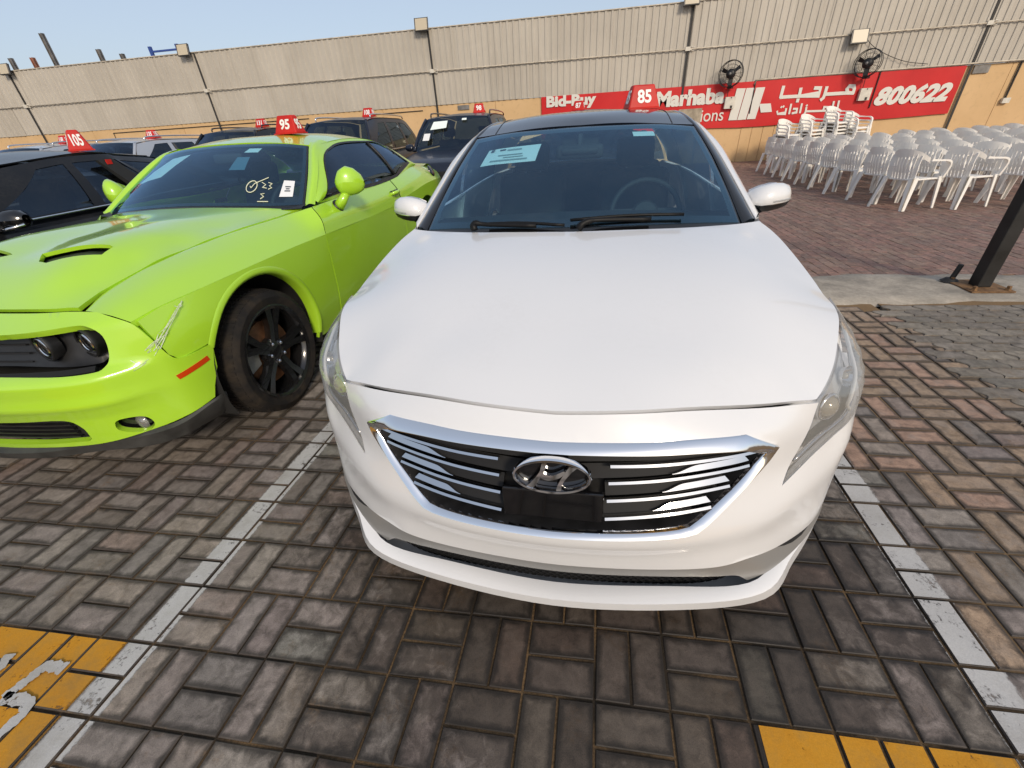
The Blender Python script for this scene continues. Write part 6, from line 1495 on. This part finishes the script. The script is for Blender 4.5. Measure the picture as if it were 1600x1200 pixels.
# ================================================================ OTHER PARKED CARS
def plain_car(name, loc, rz, label, paintm, L=4.7, W=1.86, H=1.70, hood_y=1.05, hood_z=1.02, ws_top=1.85, roof_end=3.9, tail_y=4.35, belt=1.05, nose_z=.85, rails=True, roofm=None, group='cars parked in the second row', glass=None, deck=None, chrome=False):
    e = empty(name, loc, rz, label, 'car', group); A_ = (0, 2.2, .5); hw = W/2; glass = glass or M_glassd
    # lower body : cross sections along y
    def sec(y):
        t_ = y/L
        w = hw*np.interp(y, [0, .12, .35, .7, 1.2, L-1.0, L-.4, L-.08, L], [.62, .80, .93, .985, 1, 1, .97, .88, .78])
        zt = np.interp(y, [0, .06, .25, hood_y*.6, hood_y, hood_y+.2, L-1.0, L-.2, L], [nose_z-.18, nose_z-.04, nose_z+.02, (nose_z+hood_z)/2+.02, hood_z, belt, belt+.04, (deck or belt+.02), (deck or belt)-.15])
        pts = [(0, zt+.015), (w*.45, zt+.012), (w*.75, zt-.005), (w*.90, zt-.035), (w*.965, zt-.10), (w, zt-.22), (w*.995, .55), (w*.985, .40), (w*.95, .25), (w*.80, .22)]
        return [(-x, y, z) for x, z in pts[:0:-1]]+[(x, y, z) for x, z in pts]
    ys = [0, .03, .08, .15, .25, .4, .55, .7, .9, hood_y, hood_y+.2, 1.6, 2.2, 2.8, 3.4, L-1.0, L-.6, L-.4, L-.2, L-.08, L-.02, L]
    rows = [sec(y) for y in ys]
    grid('body', rows, paintm, e, flip=True)
    m = MB(); m.add(rows[0], [tuple(range(len(rows[0])))]); m.build('nose_panel', paintm, e); m = MB(); m.add(rows[-1], [tuple(range(len(rows[-1])))]); m.build('tail_panel', paintm, e)
    # greenhouse
    rw = hw*.70; bw = hw*.915
    P = dict(wb=[(0, hood_y-.02, hood_z+.005), (bw*.5, hood_y+.04, hood_z+.003), (bw*.96, hood_y+.22, belt-.01)], wt=[(0, ws_top, H-.055), (rw*.5, ws_top+.01, H-.062), (rw*.96, ws_top+.06, H-.085)])
    rwb = sym(P['wb']); rwt = sym(P['wt'])
    mid = [tuple((np.array(a)+np.array(b))/2+[0, -.03, .03]) for a, b in zip(rwb, rwt)]
    g = loft([rwb, mid, rwt], 17, 5); grid('windshield', [np.array(r) for r in zip(*g)], M_glassf, e)
    RFp = RBF([(0, ws_top, H-.055), (rw*.96, ws_top+.06, H-.085), (0, ws_top+.4, H-.01), (rw, ws_top+.5, H-.045), (0, (ws_top+roof_end)/2+.2, H), (rw, (ws_top+roof_end)/2+.2, H-.04), (0, roof_end, H-.05), (rw*.93, roof_end-.05, H-.095), (0, roof_end-.5, H-.01), (rw, roof_end-.5, H-.05)], sym=True, lam=1e-4)
    ol = [(0, ws_top+.005), (rw*.5, ws_top+.015), (rw*.955, ws_top+.065), (rw, ws_top+.5), (rw, (ws_top+roof_end)/2+.2), (rw, roof_end-.5), (rw*.93, roof_end-.05), (rw*.5, roof_end), (0, roof_end)]
    ol = [tuple(p) for p in crv(ol[:3], 4)]+[tuple(p) for p in crv(ol[3:7], 4)]+ol[7:]
    patch('roof', ol+[(-a, b) for a, b in ol[-2:0:-1]], lambda U, V: np.stack([U, V, RFp(U, V)], 1), roofm or paintm, e, h=.09, thick=.01, away=A_)
    for s in (1, -1):
        BL = [(bw*.985, hood_y+.26, belt), (bw, hood_y+.9, belt+.008), (bw, 3.0, belt+.02), (bw*.99, roof_end-.3, belt+.035), (bw*.95, tail_y-.08, belt+.04)]
        RL = [(rw*.99+.02, ws_top+.02, H-.11), (rw*1.02, ws_top+.5, H-.06), (rw*1.02, 3.0, H-.055), (rw*1.01, roof_end-.5, H-.07), (rw*.96, roof_end-.03, H-.12)]
        A1 = resample(crv([(s*x, y, z) for x, y, z in BL], 8), 101); B1 = resample(crv([(s*x, y, z) for x, y, z in RL], 8), 101)
        def gf(off=0.0):
            def g_(U, V):
                k = np.clip(U, 0, 1)*100; i = np.minimum(99, np.floor(k).astype(int)); t_ = (k-i)[:, None]; a = A1[i]*(1-t_)+A1[i+1]*t_; b = B1[i]*(1-t_)+B1[i+1]*t_; v = V[:, None]
                return a*(1-v)+b*v+np.stack([s*(.03*np.sin(np.pi*V)+off), 0*V, 0*V], 1)
            return g_
        w1 = [(.07, .07), (.07, .20), (.20, .86), (.34, .88), (.36, .07)]; w2 = [(.40, .07), (.385, .88), (.64, .88), (.66, .07)]; w3 = [(.70, .07), (.68, .88), (.86, .84), (.93, .50), (.93, .12)]
        patch('side_frame', [(0, 0), (1, 0), (1, 1), (0, 1)], gf(), paintm, e, holes=[w1, w2, w3], h=.06, away=A_)
        for w in (w1, w2, w3):
            c_ = np.array(w).mean(0); sm = [tuple((np.array(p)-c_)*1.03+c_) for p in w]
            patch('side_window', sm, gf(-.006), glass, e, h=.08, away=A_)
        if chrome:
            m = MB(); m.tube([tuple(gf(.004)(np.array([u]), np.array([.03]))[0]) for u in np.linspace(.03, .97, 16)], .010, 5); m.build('window_chrome', M_chrome2, e, True)
        # pillar joint strip and rail
        m = MB(); m.tube([tuple(p) for p in resample(np.array([(s*bw*.965, hood_y+.22, belt), (s*(bw+rw)*.5, (hood_y+ws_top)/2+.13, (belt+H)/2-.02), (s*rw*.985, ws_top+.05, H-.085)]), 8)], .030, 8); m.build('pillar', paintm, e, True)
        if rails:
            Pp = [(s*rw*.95, ws_top+.35, H-.04), (s*rw*.95, ws_top+.45, H+.022), (s*rw*.95, (ws_top+roof_end)/2, H+.03), (s*rw*.95, roof_end-.35, H+.005), (s*rw*.95, roof_end-.22, H-.05)]
            m = MB(); m.tube(crv(Pp, 6), .016, 6); m.build('roof_rail', M_chrome2 if chrome else M_gloss, e, True)
        ME = empty('door_mirror', (0, 0, 0)); ME.parent = e
        rws = []
        for x, ry, rz in ((.0, .012, .012), (.02, .06, .055), (.09, .075, .07), (.16, .065, .06), (.195, .03, .03)): rws.append([(s*(bw+.06+x), hood_y+.50-ry*math.cos(a)+x*.15, belt+.055+rz*math.sin(a)) for a in np.linspace(0, 2*math.pi, 14)])
        grid('mirror_shell', rws, M_gloss if chrome else paintm, ME, flip=s < 0)
        m = MB(); m.box((min(s*(bw-.04), s*(bw+.10)), hood_y+.46, belt-.02), (max(s*(bw-.04), s*(bw+.10)), hood_y+.52, belt+.02)); m.build('mirror_stalk', M_blk, ME)
        if chrome:
            m = MB(); m.tube([(s*(bw+.07), hood_y+.46, belt-.005), (s*(bw+.15), hood_y+.44, belt-.002), (s*(bw+.25), hood_y+.50, belt+.02)], .012, 6); m.build('mirror_trim', M_chrome2, ME, True)
        patch('headlamp', [(s*hw*.52, nose_z-.16), (s*hw*.86, nose_z-.12), (s*hw*.88, nose_z-.03), (s*hw*.55, nose_z-.06)], lambda U, V: np.stack([U, .02+.55*np.clip(np.abs(U)/hw-.45, 0, 1)**1.6, V], 1), M_lens, e, h=.05, thick=.04, away=A_)
        for y in (.95, L-.95): wheel(e, s*(hw-.115), y, .36, .23, .235, s, spokes_simple(6, M_chrome2), rimmat=M_chrome2, detail=False)
        for y in (.95, L-.95):
            a = np.linspace(0, math.pi, 16); grid('wheel_arch', [[(s*(hw*1.006), y+.41*math.cos(q), .36+.41*math.sin(q)) for q in a], [(s*(hw*1.008), y+.455*math.cos(q), .36+.455*math.sin(q)) for q in a]], M_blk, e)
    m = MB(); m.box((-hw*.5, -.012, nose_z-.34), (hw*.5, .03, nose_z-.14)); m.build('front_grille', M_blk, e)
    bw2 = loft([sym([(0, roof_end+.01, H-.055), (rw*.9, roof_end-.04, H-.10)]), sym([(0, (roof_end+tail_y)/2+.03, (H+belt)/2+.06), (rw*1.08, (roof_end+tail_y)/2-.02, (H+belt)/2+.02)]), sym([(0, tail_y, belt+.03), (bw*.95, tail_y-.08, belt+.03)])], 13, 5)
    grid('rear_window', [np.array(r) for r in zip(*bw2)], M_glassd, e)
    rg = [(-.76*hw, hood_y+.2), (.76*hw, hood_y+.2)]
    m = MB(); m.box((-hw*.78, hood_y+.15, belt-.12), (hw*.78, hood_y+.62, belt-.05)); m.build('dashboard', M_int, e)
    for s in (1, -1):
        soft_box('front_seat', (-.24, -.07, 0), (.24, .07, .66), M_int, e, .05, (math.radians(-18), 0, 0), (s*hw*.42, 2.35, .62)); soft_box('headrest', (-.13, -.05, 0), (.13, .05, .17), M_int, e, .04, (math.radians(-12), 0, 0), (s*hw*.42, 2.58, H-.42))
    soft_box('rear_seat', (-hw*.7, -.08, 0), (hw*.7, .08, .62), M_int, e, .05, (math.radians(-18), 0, 0), (0, 3.3, .62))
    return e, (lambda x, y: RFp(x, y))
def put_sign(e, rf, x, y, rz, txt, label, sc=0.85):
    p = e.matrix_basis @ Vector((x, y, rf(x, y)+.003)); roof_sign(tuple(p), rz, txt, label, sc)
e, rf = plain_car('dark_sedan', (-4.2, 0.0, 0), 0, 'black sedan with tinted windows and chrome window line beside the green coupe', M_blackp, L=4.9, W=1.88, H=1.47, hood_y=1.25, hood_z=.98, ws_top=2.05, roof_end=3.55, tail_y=4.35, belt=.985, nose_z=.80, rails=False, chrome=True, deck=1.05, group=None)
put_sign(e, rf, .46, 2.98, math.radians(-38), '105', 'red roof sign numbered 105 on the black sedan')
m = MB(); m.hexa([(.855, 2.98, 1.08), (.90, 3.0, 1.08), (.90, 3.16, 1.10), (.855, 3.16, 1.10), (.76, 2.80, 1.36), (.79, 2.80, 1.37), (.79, 2.94, 1.38), (.76, 2.94, 1.37)]); o = m.build('window_shade', M_rub, e)
m = MB(); m.box((.80, 2.86, 1.33), (.812, 2.91, 1.37)); m.build('red_tag', M_red, e)
SUVS = [(-1.50, 7.05, 1.72, M_navy, '98', 'dark navy utility vehicle with a paper in its windscreen, between the green and white cars', .30, True, False),
 (-4.10, 7.0, 1.79, M_navy, '108', 'dark blue utility vehicle with roof rails behind the green coupe roof', .35, True, True),
 (-6.75, 7.1, 1.74, M_blackp, '131', 'black utility vehicle standing behind the green coupe windscreen', .25, True, False),
 (-9.35, 6.6, 1.66, M_silver, '135', 'silver crossover behind the black sedan, beside the black utility vehicle', .3, True, True),
 (-11.95, 6.7, 1.68, M_silver, '138', 'silver crossover at the end of the row behind the black sedan', .3, True, True),
 (1.15, 7.0, 1.63, M_navy, '87', 'dark car hidden behind the white sedan, only its roof sign showing', -.2, False, False)]
for X, Y, H_, pm, num, lb, sx, rl_, ch in SUVS:
    e, rf = plain_car('utility_vehicle' if pm is not M_silver else 'silver_crossover', (X, Y, 0), rng.uniform(-.01, .01), lb, pm, L=4.75, W=1.90, H=H_, hood_y=1.10, hood_z=1.08, ws_top=1.75, roof_end=4.25, tail_y=4.60, belt=1.10, nose_z=.95, rails=rl_, chrome=ch)
    put_sign(e, rf, sx, 2.7, rng.uniform(-.3, .1), num, 'red roof sign numbered %s on the %s' % (num, {'98': 'navy vehicle seen between green and white cars', '108': 'dark blue railed vehicle', '131': 'black vehicle behind the coupe', '135': 'silver crossover beside the black vehicle', '138': 'silver crossover at the row end', '87': 'car hidden behind the white sedan'}[num]))
    if num == '98':
        def card(nm, pts, mt): m = MB(); m.add(pts, [(0, 1, 2, 3)]); m.build(nm, mt, e)
        def wp(u, q): # a point just behind the windscreen
            a = np.array((u*.82, 1.10+.10*abs(u)**2, 1.09)); b = np.array((u*.63, 1.76+.05*abs(u)**2, 1.655)); return tuple(a*(1-q)+b*q+np.array([0, -.045, .045])*math.sin(math.pi*q)*1.2+np.array([0, -.012, .012]))
        card('paper_notice', [wp(-.66, .52), wp(-.20, .56), wp(-.22, .82), wp(-.66, .80)], M_paper)
        card('round_sticker', [wp(-.80, .24), wp(-.62, .24), wp(-.62, .42), wp(-.80, .42)], M_paperw); card('toll_sticker', [wp(.22, .80), wp(.36, .80), wp(.36, .88), wp(.22, .88)], M_paper)
